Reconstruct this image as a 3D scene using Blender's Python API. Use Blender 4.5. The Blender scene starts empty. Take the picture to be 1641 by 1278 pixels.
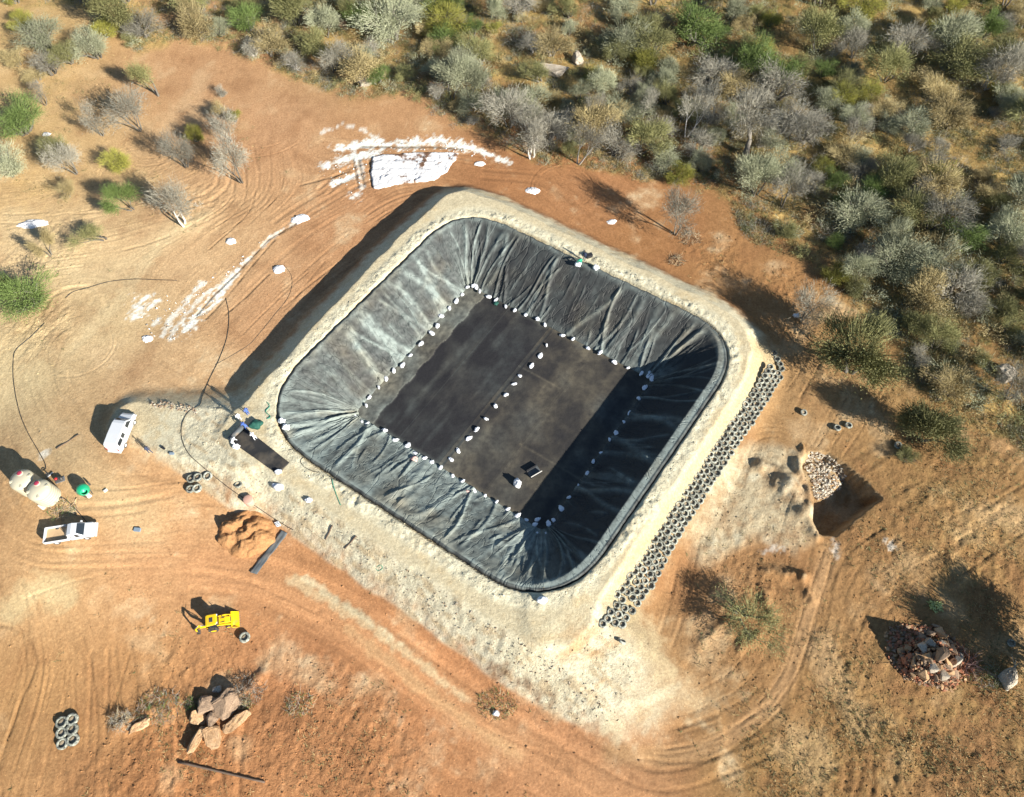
import bpy, bmesh, math, random
import numpy as np
from mathutils import Vector, Matrix, noise as mnoise

# ------------------------------------------------------------------ camera, sky, sun, exposure
scene = bpy.context.scene
PW, PH = 1641.0, 1278.0                       # photograph size, used to read positions off it
FOC, TILT, CAMH = 1160.0, math.radians(28.5), 80.0
SUN_ELEV, SUN_AZ = math.radians(26.5), math.radians(-39.0)   # azimuth counted from +X

cam_data = bpy.data.cameras.new('camera')
cam_data.sensor_fit = 'HORIZONTAL'
cam_data.sensor_width = 36.0
cam_data.lens = 36.0 * FOC / PW
cam_data.clip_start, cam_data.clip_end = 0.5, 6000.0
camera = bpy.data.objects.new('camera', cam_data)
camera.location = (0, 0, CAMH)
camera.rotation_euler = (TILT, 0, 0)
scene.collection.objects.link(camera)
scene.camera = camera

world = bpy.data.worlds.new('World')
scene.world = world
world.use_nodes = True
wn = world.node_tree
bg = wn.nodes['Background']
sky = wn.nodes.new('ShaderNodeTexSky')
sky.sky_type = 'NISHITA'
sky.sun_disc = False
sky.sun_elevation = SUN_ELEV
sky.sun_rotation = math.radians(90) - SUN_AZ
sky.altitude = 900
sky.air_density = 1.25
sky.dust_density = 0.2
sky.ozone_density = 2.5
wn.links.new(sky.outputs[0], bg.inputs[0])
bg.inputs[1].default_value = 0.055

sun_data = bpy.data.lights.new('sun', 'SUN')
sun_data.energy = 4.8
sun_data.angle = math.radians(0.5)
sun_data.color = (1.0, 0.955, 0.865)
sun = bpy.data.objects.new('sun', sun_data)
sd = Vector((math.cos(SUN_ELEV) * math.cos(SUN_AZ), math.cos(SUN_ELEV) * math.sin(SUN_AZ), math.sin(SUN_ELEV)))
sun.rotation_euler = sd.to_track_quat('Z', 'Y').to_euler()
sun.location = (40, -30, 60)
scene.collection.objects.link(sun)

vs = scene.view_settings
vs.view_transform = 'Standard'
vs.look = 'None'
vs.exposure = 1.30
vs.gamma = 1.0
vs.use_curve_mapping = False
scene.cycles.use_denoising = True
scene.cycles.max_bounces = 5
scene.cycles.diffuse_bounces = 3
scene.cycles.transparent_max_bounces = 4

rng = np.random.default_rng(7)
random.seed(7)
COL = scene.collection

# ------------------------------------------------------------------ helpers
_c, _s = math.cos(TILT), math.sin(TILT)
def G(px, py, z=0.0):
    """Point of the place at height z that the photograph shows at pixel (px, py)."""
    dx, dy = (px - 820.5) / FOC, -(py - 639.0) / FOC
    y, zz = dy * _c + _s, dy * _s - _c
    k = (z - CAMH) / zz
    return np.array([dx * k, y * k, z])

def s2l(c):
    c = np.asarray(c, float) / 255.0
    return np.where(c <= 0.04045, c / 12.92, ((c + 0.055) / 1.055) ** 2.4)

def lattice(x, y, seed):
    xi, yi = np.floor(x).astype(np.int64), np.floor(y).astype(np.int64)
    fx, fy = x - xi, y - yi
    fx, fy = fx * fx * (3 - 2 * fx), fy * fy * (3 - 2 * fy)
    def h(a, b):
        n = (a * 374761393 + b * 668265263 + seed * 1442695041) & 0xffffffff
        n = ((n ^ (n >> 13)) * 1274126177) & 0xffffffff
        return ((n ^ (n >> 16)) & 0xffff) / 65535.0
    return (h(xi, yi) * (1 - fx) + h(xi + 1, yi) * fx) * (1 - fy) + (h(xi, yi + 1) * (1 - fx) + h(xi + 1, yi + 1) * fx) * fy

def fbm(x, y, scale, octv=4, seed=0, gain=0.5):
    t, a, n = 0.0, 1.0, 0.0
    f = 1.0 / scale
    for o in range(octv):
        ca, sa = math.cos(o * 1.1 + .3), math.sin(o * 1.1 + .3)
        t = t + a * (lattice((x * ca - y * sa) * f + 17.3 * o, (x * sa + y * ca) * f + 5.1 * o, seed + o) - 0.5)
        n += a; a *= gain; f *= 2.03
    return t / n * 2.0          # about -1..1

def sdf_poly(P, X, Y):
    """Signed distance (negative inside) of a closed polygon."""
    P = np.asarray(P, float)
    if X.ndim == 2 and P.shape[0] > 2 and np.ptp(P[:, 0]) < 90:
        m = 26.0
        i0, i1 = np.searchsorted(AX, [P[:, 0].min() - m, P[:, 0].max() + m]); j0, j1 = np.searchsorted(AY, [P[:, 1].min() - m, P[:, 1].max() + m])
        if i1 - i0 < X.shape[1]:
            full = np.full(X.shape, 99.0)
            full[j0:j1, i0:i1] = _sdf_poly(P, X[j0:j1, i0:i1], Y[j0:j1, i0:i1])
            return full
    return _sdf_poly(P, X, Y)
def _sdf_poly(P, X, Y):
    d = np.full(X.shape, 1e9); ins = np.zeros(X.shape, bool)
    for i in range(len(P)):
        a, b = P[i - 1], P[i]
        ex, ey = b[0] - a[0], b[1] - a[1]
        t = np.clip(((X - a[0]) * ex + (Y - a[1]) * ey) / (ex * ex + ey * ey + 1e-12), 0, 1)
        d = np.minimum(d, np.hypot(X - a[0] - t * ex, Y - a[1] - t * ey))
        cond = (a[1] > Y) != (b[1] > Y)
        with np.errstate(divide='ignore', invalid='ignore'):
            xi = a[0] + (Y - a[1]) * ex / (ey if abs(ey) > 1e-12 else 1e-12)
        ins ^= cond & (X < xi)
    return np.where(ins, -d, d)

def sdf_line(P, X, Y):
    """Distance to an open polyline and the share of its length at the nearest point."""
    P = np.asarray(P, float)
    if X.ndim == 2:
        m = 14.0
        i0, i1 = np.searchsorted(AX, [P[:, 0].min() - m, P[:, 0].max() + m]); j0, j1 = np.searchsorted(AY, [P[:, 1].min() - m, P[:, 1].max() + m])
        if i1 - i0 < X.shape[1]:
            fd, ft = np.full(X.shape, 99.0), np.zeros(X.shape)
            fd[j0:j1, i0:i1], ft[j0:j1, i0:i1] = _sdf_line(P, X[j0:j1, i0:i1], Y[j0:j1, i0:i1])
            return fd, ft
    return _sdf_line(P, X, Y)
def _sdf_line(P, X, Y):
    d = np.full(X.shape, 1e9); tt = np.zeros(X.shape)
    n = len(P) - 1
    for i in range(n):
        a, b = P[i], P[i + 1]
        ex, ey = b[0] - a[0], b[1] - a[1]
        t = np.clip(((X - a[0]) * ex + (Y - a[1]) * ey) / (ex * ex + ey * ey + 1e-12), 0, 1)
        dd = np.hypot(X - a[0] - t * ex, Y - a[1] - t * ey)
        m = dd < d
        d = np.where(m, dd, d); tt = np.where(m, (i + t) / n, tt)
    return d, tt

def sstep(a, b, x):
    t = np.clip((x - a) / (b - a), 0, 1)
    return t * t * (3 - 2 * t)

def spline(pts, n=12):
    """Catmull-Rom through the points."""
    P = [np.asarray(p, float) for p in pts]
    P = [2 * P[0] - P[1]] + P + [2 * P[-1] - P[-2]]
    out = []
    for i in range(1, len(P) - 2):
        for k in range(n):
            t = k / n
            out.append(0.5 * (2 * P[i] + (P[i + 1] - P[i - 1]) * t + (2 * P[i - 1] - 5 * P[i] + 4 * P[i + 1] - P[i + 2]) * t * t
                              + (3 * P[i] - P[i - 1] - 3 * P[i + 1] + P[i + 2]) * t ** 3))
    out.append(P[-2])
    return np.array(out)

def px_poly(pts, z=0.0):
    return np.array([G(a, b, z)[:2] for a, b in pts])

# ---- objects
def tag(o, label=None, cat=None, group=None, kind=None):
    if label: o['label'] = label
    if cat: o['category'] = cat
    if group: o['group'] = group
    if kind: o['kind'] = kind
    return o

def link(name, mesh, parent=None, mat=None, loc=None, rz=0.0):
    o = bpy.data.objects.new(name, mesh)
    if mat is not None and mesh is not None and not mesh.materials:
        mesh.materials.append(mat)
    COL.objects.link(o)
    if parent is not None: o.parent = parent
    if loc is not None: o.location = tuple(float(v) for v in loc)
    o.rotation_euler.z = rz
    return o

def empty(name, loc, rz=0.0, scale=1.0):
    o = bpy.data.objects.new(name, None)
    COL.objects.link(o)
    o.location = tuple(float(v) for v in loc); o.rotation_euler.z = rz
    o.scale = (scale,) * 3
    o.empty_display_size = 0.3
    return o

def np_mesh(name, V, Fq, smooth=True, mat=None):
    """Mesh from a vertex array and a face array (all quads or all triangles)."""
    V = np.asarray(V, np.float32); Fq = np.asarray(Fq, np.int32)
    me = bpy.data.meshes.new(name)
    k = Fq.shape[1]
    me.vertices.add(len(V)); me.vertices.foreach_set('co', V.ravel())
    me.loops.add(Fq.size); me.loops.foreach_set('vertex_index', Fq.ravel())
    me.polygons.add(len(Fq)); me.polygons.foreach_set('loop_start', np.arange(0, Fq.size, k, dtype=np.int32))
    me.polygons.foreach_set('loop_total', np.full(len(Fq), k, np.int32))
    me.polygons.foreach_set('use_smooth', np.full(len(Fq), smooth, bool))
    me.update(calc_edges=True); me.validate()
    if mat: me.materials.append(mat)
    return me

def set_col(me, name, C):
    at = me.color_attributes.new(name, 'FLOAT_COLOR', 'POINT')
    C = np.asarray(C, np.float32)
    if C.shape[1] == 3: C = np.concatenate([C, np.ones((len(C), 1), np.float32)], 1)
    at.data.foreach_set('color', C.ravel())

class MB:
    """Collects boxes, tubes, lofts and lathes; build() links them as one mesh object."""
    def __init__(self): self.v, self.f, self.m = [], [], []
    def _add(self, vs, fs, mi=0, M=None):
        b = len(self.v)
        for p in vs:
            p = Vector(p)
            self.v.append(tuple(M @ p) if M is not None else tuple(p))
        for f in fs:
            self.f.append(tuple(i + b for i in f)); self.m.append(mi)
        return self
    def box(self, lo, hi, mi=0, M=None, taper=0.0):
        x0, y0, z0 = lo; x1, y1, z1 = hi; t = taper
        vs = [(x0, y0, z0), (x1, y0, z0), (x1, y1, z0), (x0, y1, z0), (x0 + t, y0 + t, z1), (x1 - t, y0 + t, z1), (x1 - t, y1 - t, z1), (x0 + t, y1 - t, z1)]
        return self._add(vs, [(3, 2, 1, 0), (4, 5, 6, 7), (0, 1, 5, 4), (1, 2, 6, 5), (2, 3, 7, 6), (3, 0, 4, 7)], mi, M)
    def loft(self, rings, mi=0, cap=True, M=None):
        n = len(rings[0]); vs = [p for r in rings for p in r]; fs = []
        for k in range(len(rings) - 1):
            for i in range(n):
                j = (i + 1) % n
                fs.append((k * n + i, k * n + j, (k + 1) * n + j, (k + 1) * n + i))
        if cap:
            fs.append(tuple(range(n - 1, -1, -1))); fs.append(tuple((len(rings) - 1) * n + i for i in range(n)))
        return self._add(vs, fs, mi, M)
    def tube(self, pts, rad, n=6, mi=0, cap=True, M=None):
        pts = [Vector(p) for p in pts]
        rad = list(rad) if hasattr(rad, '__len__') else [rad] * len(pts)
        rings = []
        for i, p in enumerate(pts):
            d = (pts[min(i + 1, len(pts) - 1)] - pts[max(i - 1, 0)]).normalized()
            u = d.cross(Vector((0, 0, 1)))
            if u.length < 1e-3: u = d.cross(Vector((1, 0, 0)))
            u.normalize(); w = d.cross(u)
            rings.append([tuple(p + (u * math.cos(a) + w * math.sin(a)) * rad[i]) for a in (2 * math.pi * k / n for k in range(n))])
        return self.loft(rings, mi, cap, M)
    def lathe(self, prof, n=16, mi=0, M=None, close=False):
        rings = [[(r * math.cos(2 * math.pi * k / n), r * math.sin(2 * math.pi * k / n), z) for k in range(n)] for r, z in prof]
        if close: rings = rings + [rings[0]]
        return self.loft(rings, mi, not close, M)
    def mesh(self, name, mats, smooth=False):
        me = bpy.data.meshes.new(name)
        me.from_pydata(self.v, [], self.f)
        for mt in (mats if isinstance(mats, (list, tuple)) else [mats]): me.materials.append(mt)
        me.polygons.foreach_set('material_index', self.m)
        me.polygons.foreach_set('use_smooth', [smooth] * len(self.f))
        bm = bmesh.new(); bm.from_mesh(me); bmesh.ops.recalc_face_normals(bm, faces=bm.faces); bm.to_mesh(me); bm.free()
        me.update()
        return me
    def build(self, name, mats, parent=None, smooth=False, bevel=0.0, loc=None, rz=0.0):
        o = link(name, self.mesh(name, mats, smooth), parent, None, loc, rz)
        if bevel:
            b = o.modifiers.new('edge', 'BEVEL'); b.width = bevel; b.segments = 2; b.limit_method = 'ANGLE'
        return o

def copy_tree(o, parent=None):
    c = o.copy(); COL.objects.link(c); c.parent = parent
    for ch in list(o.children): copy_tree(ch, c)
    return c

# ---- materials
def mat_base(name):
    m = bpy.data.materials.new(name); m.use_nodes = True
    nt = m.node_tree
    return m, nt, nt.nodes['Principled BSDF']

def nnode(nt, kind, **kw):
    n = nt.nodes.new(kind)
    for k, v in kw.items(): setattr(n, k, v)
    return n

def mix_rgb(nt, a, b, fac, mode='MIX'):
    n = nnode(nt, 'ShaderNodeMix', data_type='RGBA', blend_type=mode)
    for sock, val in ((n.inputs[0], fac), (n.inputs[6], a), (n.inputs[7], b)):
        if hasattr(val, 'is_linked') or hasattr(val, 'links'): nt.links.new(val, sock)
        elif isinstance(val, (int, float)): sock.default_value = val
        else: sock.default_value = tuple(val) + (1,) if len(val) == 3 else val
    return n.outputs[2]

def noise_tex(nt, scale, detail=4, rough=0.55, vec=None):
    n = nnode(nt, 'ShaderNodeTexNoise'); n.inputs['Scale'].default_value = scale
    n.inputs['Detail'].default_value = detail; n.inputs['Roughness'].default_value = rough
    if vec is not None: nt.links.new(vec, n.inputs['Vector'])
    return n

def ramp(nt, src, lo, hi, c0=(0, 0, 0, 1), c1=(1, 1, 1, 1)):
    n = nnode(nt, 'ShaderNodeMapRange'); n.inputs[1].default_value = lo; n.inputs[2].default_value = hi
    nt.links.new(src, n.inputs[0])
    return n.outputs[0]

def plain(name, col, rough=0.6, metal=0.0, var=0.15, scale=6.0, bump=0.0, dirt=None, dirt_amt=0.4, spec=0.5):
    """Painted or raw surface: its colour, small tonal variation and, if asked, a film of dirt."""
    m, nt, p = mat_base(name)
    tc = nnode(nt, 'ShaderNodeTexCoord')
    nz = noise_tex(nt, scale, 5, 0.6, tc.outputs['Object'])
    c = mix_rgb(nt, tuple(x * (1 - var) for x in col), tuple(min(1, x * (1 + var)) for x in col), nz.outputs[0])
    if dirt:
        n2 = noise_tex(nt, scale * 0.37, 6, 0.65, tc.outputs['Object'])
        c = mix_rgb(nt, c, dirt, ramp(nt, n2.outputs[0], 0.62 - dirt_amt * 0.4, 0.8))
    nt.links.new(c, p.inputs['Base Color'])
    p.inputs['Roughness'].default_value = rough; p.inputs['Metallic'].default_value = metal
    p.inputs['Specular IOR Level'].default_value = spec
    if bump:
        b = nnode(nt, 'ShaderNodeBump'); b.inputs['Strength'].default_value = bump; b.inputs['Distance'].default_value = 0.05
        nt.links.new(nz.outputs[0], b.inputs['Height']); nt.links.new(b.outputs[0], p.inputs['Normal'])
    return m

# ------------------------------------------------------------------ terrain: one height field
CREST, DEPTH = 3.2, 5.0
FLOORZ = CREST - DEPTH
crest_px = [(438, 595), (493, 534), (609, 411), (682, 340), (714, 314), (742, 305), (790, 320), (840, 343), (930, 386), (1020, 428),
            (1110, 471), (1165, 500), (1195, 528), (1206, 560), (1192, 605), (1158, 659), (1095, 751), (1040, 835), (990, 910), (962, 955),
            (945, 1000), (915, 1030), (870, 1036), (815, 1015), (740, 965), (640, 893), (560, 843), (480, 790), (420, 752), (370, 722),
            (352, 692), (375, 664), (400, 640)]
CRESTP = px_poly(crest_px, CREST)
RIGHTP = px_poly([(1206, 560), (1192, 605), (1158, 659), (1095, 751), (1040, 835), (990, 910), (962, 955)], CREST)
BOTP = px_poly([(915, 1030), (870, 1036), (815, 1015), (740, 965), (640, 893), (560, 843), (480, 790), (420, 752), (370, 722)], CREST)

def quad(lines, z):
    L = [[G(*a, z)[:2] for a in l] for l in lines]
    out = []
    for i in range(4):
        (p, p2), (q, q2) = L[i - 1], L[i]
        r, t = p2 - p, q2 - q
        k = np.linalg.solve(np.stack([r, -t], 1), q - p)
        out.append(p + k[0] * r)
    return np.array(out)       # corners LT, TR, RB, BL
RIMQ = quad([[(705, 366.6), (510, 557)], [(844, 379.6), (1100, 501.5)], [(1138, 629), (970.6, 872)], [(780, 916), (540, 760.5)]], CREST)
RIMQ = RIMQ[[1, 2, 3, 0]]
TOEQ = quad([[(729.6, 483.6), (606.5, 621)], [(829, 498), (1007, 590)], [(1023, 640), (898, 816)], [(811.7, 815.5), (652.5, 715.5)]], FLOORZ)
TOEQ = TOEQ[[1, 2, 3, 0]]

def rounded(Q, rad, n_arc, n_side, off=0.0):
    """Closed curve round the quad with rounded corners; point counts are the same for any radius."""
    pts, side = [], []
    cen = Q.mean(0)
    for i in range(4):
        p, a, b = Q[i], Q[i - 1], Q[(i + 1) % 4]
        da, db = (a - p) / np.linalg.norm(a - p), (b - p) / np.linalg.norm(b - p)
        r = rad[i] if hasattr(rad, '__len__') else rad
        s0, s1 = p + da * r, p + db * r
        for k in range(n_arc):
            t = (k + .5) / n_arc
            q = (1 - t) ** 2 * s0 + 2 * t * (1 - t) * p + t * t * s1
            pts.append(q); side.append(i - 1 if t < .5 else i)
        p2 = Q[(i + 1) % 4]; r2 = rad[(i + 1) % 4] if hasattr(rad, '__len__') else rad
        d2 = (p - p2) / np.linalg.norm(p - p2)
        e0, e1 = s1, p2 + d2 * r2
        for k in range(n_side):
            t = (k + .5) / n_side
            pts.append(e0 + (e1 - e0) * t); side.append(i)
    return np.array(pts), np.array(side) % 4
RIM, RSIDE = rounded(RIMQ, [7.5, 8.5, 9.0, 10.5], 104, 290)
TOE, _ = rounded(TOEQ, 1.0, 104, 290)

def axis(lo, hi, step, far_lo, far_hi, mid_lo, mid_hi, mid):
    fine = np.arange(lo, hi + 1e-6, step)
    out = list(fine)
    x, st = fine[-1], step
    while x < far_hi:
        st = min(st * 1.35, mid) if x < mid_hi else st * 1.35
        x += st; out.append(x)
    x, st = fine[0], step; pre = []
    while x > far_lo:
        st = min(st * 1.35, mid) if x > mid_lo else st * 1.35
        x -= st; pre.append(x)
    return np.array(pre[::-1] + out)
AX = axis(-80, 70, 0.17, -900, 900, -110, 110, 0.7)
AY = axis(-4, 90, 0.17, -900, 1200, -8, 140, 0.7)
X, Y = np.meshgrid(AX, AY)
NX, NY = len(AX), len(AY)
assert abs(AX[int(np.searchsorted(AX, -80 - 1e-6))] + 80) < 1e-6

dist_fade = 1 - sstep(130, 300, np.hypot(X, Y - 50))
Hh = (fbm(X, Y, 14, 3, 1) * 0.22 + fbm(X, Y, 45, 2, 2) * 0.5) + (1 - dist_fade) * fbm(X, Y, 160, 3, 3) * 6
_g = G(150, 800)
Hh += 2.7 * np.exp(-((X - _g[0]) ** 2 + (Y - _g[1]) ** 2) / 16.0 ** 2)
d_c = sdf_poly(CRESTP, X, Y) + fbm(X, Y, 3.0, 3, 5) * 0.30
d_r, t_r = sdf_line(RIGHTP, X, Y)
d_b, t_b = sdf_line(BOTP, X, Y)
w_right = np.exp(-np.clip(d_r - np.maximum(d_c, 0), 0, None) ** 2 / 1.5) * (d_c > -3)
near = d_c < 20
prof = CREST - np.clip(d_c, 0, None) / 1.3
profR = np.where(d_c < 1.9, CREST - np.clip(d_c, 0, None) * 0.92, CREST - 1.75 - (d_c - 1.9) * 0.46)
prof = prof * (1 - w_right) + profR * w_right
emb = np.maximum(prof, -3)

def smax(a, b, k):
    h = np.clip(0.5 + 0.5 * (a - b) / k, 0, 1)
    return b + (a - b) * h + k * h * (1 - h)
def ramp_h(A, B, w0, w1, lat, z1=0.0):
    P = np.array([A[:2], B[:2]])
    d, t = sdf_line(P, X, Y)
    return CREST + (z1 - CREST) * t - np.clip(d - (w0 + (w1 - w0) * t), 0, None) / lat
ramp_left = ramp_h(G(395, 705, CREST), G(212, 678, 2.2), 3.6, 2.8, 1.8, 2.25)
ramp_low = ramp_h(G(900, 985, CREST), G(1085, 1175, 0), 3.6, 4.6, 1.7)
emb = smax(smax(emb, ramp_left, 0.6), ramp_low, 1.0)
H0 = Hh.copy()
Hh = smax(emb, Hh, 0.35)
on_emb = sstep(0.12, 0.5, Hh - H0)

# rim: anchor trench, loose berm outside it, hole under the liner
d_rim = sdf_poly(RIM[::8], X, Y)
berm_n = fbm(X, Y, 1.3, 3, 11)
berm = sstep(0.55, 0.95, d_rim) * (1 - sstep(1.5, 2.4, d_rim + fbm(X, Y, 2.5, 2, 12) * 0.7))
Hh += berm * sstep(-.5, .5, fbm(X, Y, 4.5, 2, 15)) * (0.16 + 0.12 * berm_n + .24 * fbm(X, Y, .45, 3, 14, .75)) + berm * .10 * fbm(X, Y, .45, 2, 16)
wob = fbm(X, Y, 1.6, 2, 13) * 0.10
trench = sstep(0.02, 0.10, d_rim + wob) * (1 - sstep(0.42, 0.58, d_rim + wob))
Hh -= trench * 0.55
Hh = np.where(d_rim < 0.0, np.minimum(Hh, CREST - 0.9), Hh)
Hh = np.where(d_rim < -0.55, FLOORZ - 1.5, Hh)

# outer slope below the crest road: rough spill of pale gravel
spill = on_emb * sstep(-0.6, 0.6, d_c) * np.exp(-np.clip(d_b - 6, 0, None) ** 2 / 4) * (d_b < 9) * (1 - w_right)
streak = fbm((X * .59 + Y * .81) * 3.0, (X * .81 - Y * .59) * 0.9, 1.6, 3, 21)
Hh += spill * (fbm(X, Y, 0.6, 3, 20, .7) * 0.11 + streak * 0.09)

# pit with steep sides, dug on the right
pit_px = [(1283, 738), (1297, 722), (1328, 726), (1352, 742), (1380, 764), (1415, 800), (1386, 822), (1340, 861), (1312, 858), (1300, 836), (1303, 800), (1294, 776), (1284, 757)]
PITP = px_poly(pit_px)
d_pit = sdf_poly(PITP, X, Y) + fbm(X, Y, 1.0, 2, 31) * 0.12
flute_w = np.exp(-((X - G(1375, 762)[0]) ** 2 + (Y - G(1375, 762)[1]) ** 2) / 14)
d_pit = d_pit + flute_w * 0.06 * np.sin((X * 0.8 - Y * 0.6) * 11 + fbm(X, Y, 1.5, 2, 32) * 2)
_pc = G(1318, 760); pitlow = sstep(4.5, 1.5, np.hypot(X - _pc[0], Y - _pc[1]))
pit = (sstep(0.0, -0.7, d_pit) * 3.0 + sstep(-0.4, -4.0, d_pit) * 1.0) * (1 - .55 * pitlow)
Hh -= pit
lip = np.exp(-((d_pit - 0.5) / 0.5) ** 2) * (X < G(1305, 800)[0]) * 0.5
Hh += lip * (0.6 + fbm(X, Y, 1.2, 2, 33))

# pale spoil spread beside the pit, with a few heaps on it
SPOIL = px_poly([(1150, 765), (1195, 715), (1240, 718), (1285, 735), (1302, 800), (1300, 850), (1275, 890), (1215, 868), (1120, 898), (1103, 862)])
d_sp = sdf_poly(SPOIL, X, Y) + fbm(X, Y, 5, 3, 41) * 1.6
spoil = sstep(1.2, -1.2, d_sp)
Hh += spoil * (0.12 + fbm(X, Y, 1.8, 4, 42) * 0.16)
for a, b, h, r in ((1217, 747, 0.75, 0.9), (1232, 752, .5, .8), (1262, 778, 1.25, 1.25), (1250, 762, .5, 1.0), (1284, 822, 0.9, 1.1), (1272, 800, .5, 1.2)):
    g = G(a, b)
    rr = np.hypot(X - g[0], Y - g[1]) / r * (1 + 0.25 * fbm(X, Y, 1.0, 2, 44))
    Hh += h * np.exp(-rr ** 2 * 1.2)

# rough ripped soil
def blob(px, py, r):
    g = G(px, py); return np.exp(-((X - g[0]) ** 2 + (Y - g[1]) ** 2) / r ** 2)
rough = np.zeros_like(X)
for a, b, r in ((300, 1170, 9), (450, 1160, 8), (560, 1120, 7), (560, 1230, 8), (230, 1250, 7), (1210, 930, 5.5), (1230, 1010, 4), (1180, 1010, 5), (1420, 880, 7), (1480, 800, 7),
                (1520, 720, 7), (1400, 640, 7), (1330, 560, 8), (1450, 1080, 9), (1560, 900, 9), (1600, 1000, 9), (1540, 1190, 9), (1280, 470, 5), (1150, 410, 4), (60, 520, 5), (70, 400, 5), (320, 330, 4),
                (780, 1130, 4), (860, 1170, 4), (1400, 1150, 8), (1360, 1050, 5), (1340, 1260, 8), (1480, 1240, 9), (1600, 1100, 7)):
    rough = np.maximum(rough, blob(a, b, r))
bush_px = [(-400, -300), (2300, -300), (2300, 760), (1641, 720), (1560, 690), (1500, 640), (1440, 560), (1380, 490), (1290, 430), (1230, 400), (1180, 350), (1130, 310), (1050, 285),
           (960, 275), (880, 262), (800, 225), (720, 190), (640, 160), (560, 165), (480, 130), (420, 100), (350, 70), (280, 62), (220, 85), (200, 60), (120, 10), (-400, 20)]
BUSHP = px_poly([(a, max(b, -180)) for a, b in bush_px])
d_bush = sdf_poly(BUSHP, X, Y) + fbm(X, Y, 6, 3, 51) * 1.8
bushy = sstep(1.0, -1.5, d_bush)
HAUL = spline([G(p, q)[:2] for p, q in [(330, 915), (450, 945), (560, 1000), (680, 1085), (800, 1175), (900, 1235), (1020, 1300)]], 10)
d_haul, _ = sdf_line(HAUL, X, Y)
rough = np.clip(np.maximum(rough * sstep(2.2, 4.6, d_haul), bushy * 0.7), 0, 1) * (1 - on_emb) * (d_pit > 0.3)
lumps = np.abs(fbm(X, Y, 1.5, 4, 61, .65)) * 0.24 + fbm(X, Y, 0.5, 2, 62) * 0.08
rip = fbm((X * .45 + Y * .9) * 0.45, (X * .9 - Y * .45) * 2.2, 1.5, 3, 63)
Hh += rough * (lumps + rip * 0.09) * dist_fade
Hh += fbm(X, Y, 0.8, 3, 64) * 0.02 * dist_fade

# piles of turned earth (kerbs of soil thrown up by the dozer)
for a, b, c2, d2, h, w in ((1232, 915, 1285, 925, .7, .7), (1285, 925, 1300, 960, .5, .6), (1185, 1040, 1215, 1018, .5, .5), (1225, 950, 1238, 985, .5, .6), (1160, 1000, 1120, 1035, .3, .5),
                           (190, 1165, 260, 1135, .5, .8), (420, 1080, 380, 1120, .4, .7)):
    d, t = sdf_line(px_poly([(a, b), (c2, d2)]), X, Y)
    Hh += h * np.exp(-(d / w) ** 2) * (0.8 + 0.5 * fbm(X, Y, 0.9, 2, 66))

# ---- tracks of tyres and blades, laid along the way machines drove
flow = [(100, 420, 1, -.15), (170, 500, .3, 1), (60, 560, .5, -.8), (300, 330, 1, -.35), (300, 120, .8, .5), (450, 130, .8, .55), (550, 200, 1, .2), (400, 200, .25, 1), (410, 260, .1, 1), (330, 420, 1, -.9),
        (250, 560, 1, .5), (400, 560, 1, -1), (550, 350, 1, -.6), (900, 290, .5, .6), (1000, 380, 1, .5), (1150, 450, 1, .55), (1260, 620, -.55, 1), (1150, 760, -.6, 1), (1100, 950, -.2, 1),
        (1300, 900, -.15, 1), (1270, 1050, -.3, 1), (1150, 1190, 1, -.4), (900, 1180, 1, .6), (650, 1050, 1, .72), (500, 950, 1, .45), (300, 900, 1, .1), (150, 880, 1, -.1), (100, 1000, .2, 1),
        (60, 1100, -.4, 1), (200, 1150, 0, 1), (430, 1100, -.1, 1), (30, 750, .5, 1), (60, 650, .6, .8), (1450, 1200, .35, 1), (1500, 850, 1, -.6), (1400, 900, 1, -.5), (1580, 1200, .6, .8), (1340, 1200, .6, .7),
        (250, 720, .4, .5), (230, 820, 1, -.3), (700, 240, 1, .1), (800, 280, 1, .25)]
fl = []
for a, b, u, v in flow:
    n = math.hypot(u, v); g0, g1 = G(a, b), G(a + 8 * u / n, b + 8 * v / n)
    th = math.atan2(g1[1] - g0[1], g1[0] - g0[0])
    fl.append((g0[0], g0[1], math.cos(2 * th), math.sin(2 * th)))
fl = np.array(fl)
def flow_at(x, y, last=None):
    w = 1.0 / ((fl[:, 0] - x) ** 2 + (fl[:, 1] - y) ** 2 + 6.0) ** 1.6
    th = 0.5 * math.atan2((w * fl[:, 3]).sum(), (w * fl[:, 2]).sum())
    if last is not None and math.cos(th - last) < 0: th += math.pi
    return th
track = np.zeros_like(X); tone = np.zeros_like(X)
ix0, iy0 = int(np.searchsorted(AX, -80 - 1e-6)), int(np.searchsorted(AY, -4 - 1e-6))
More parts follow.
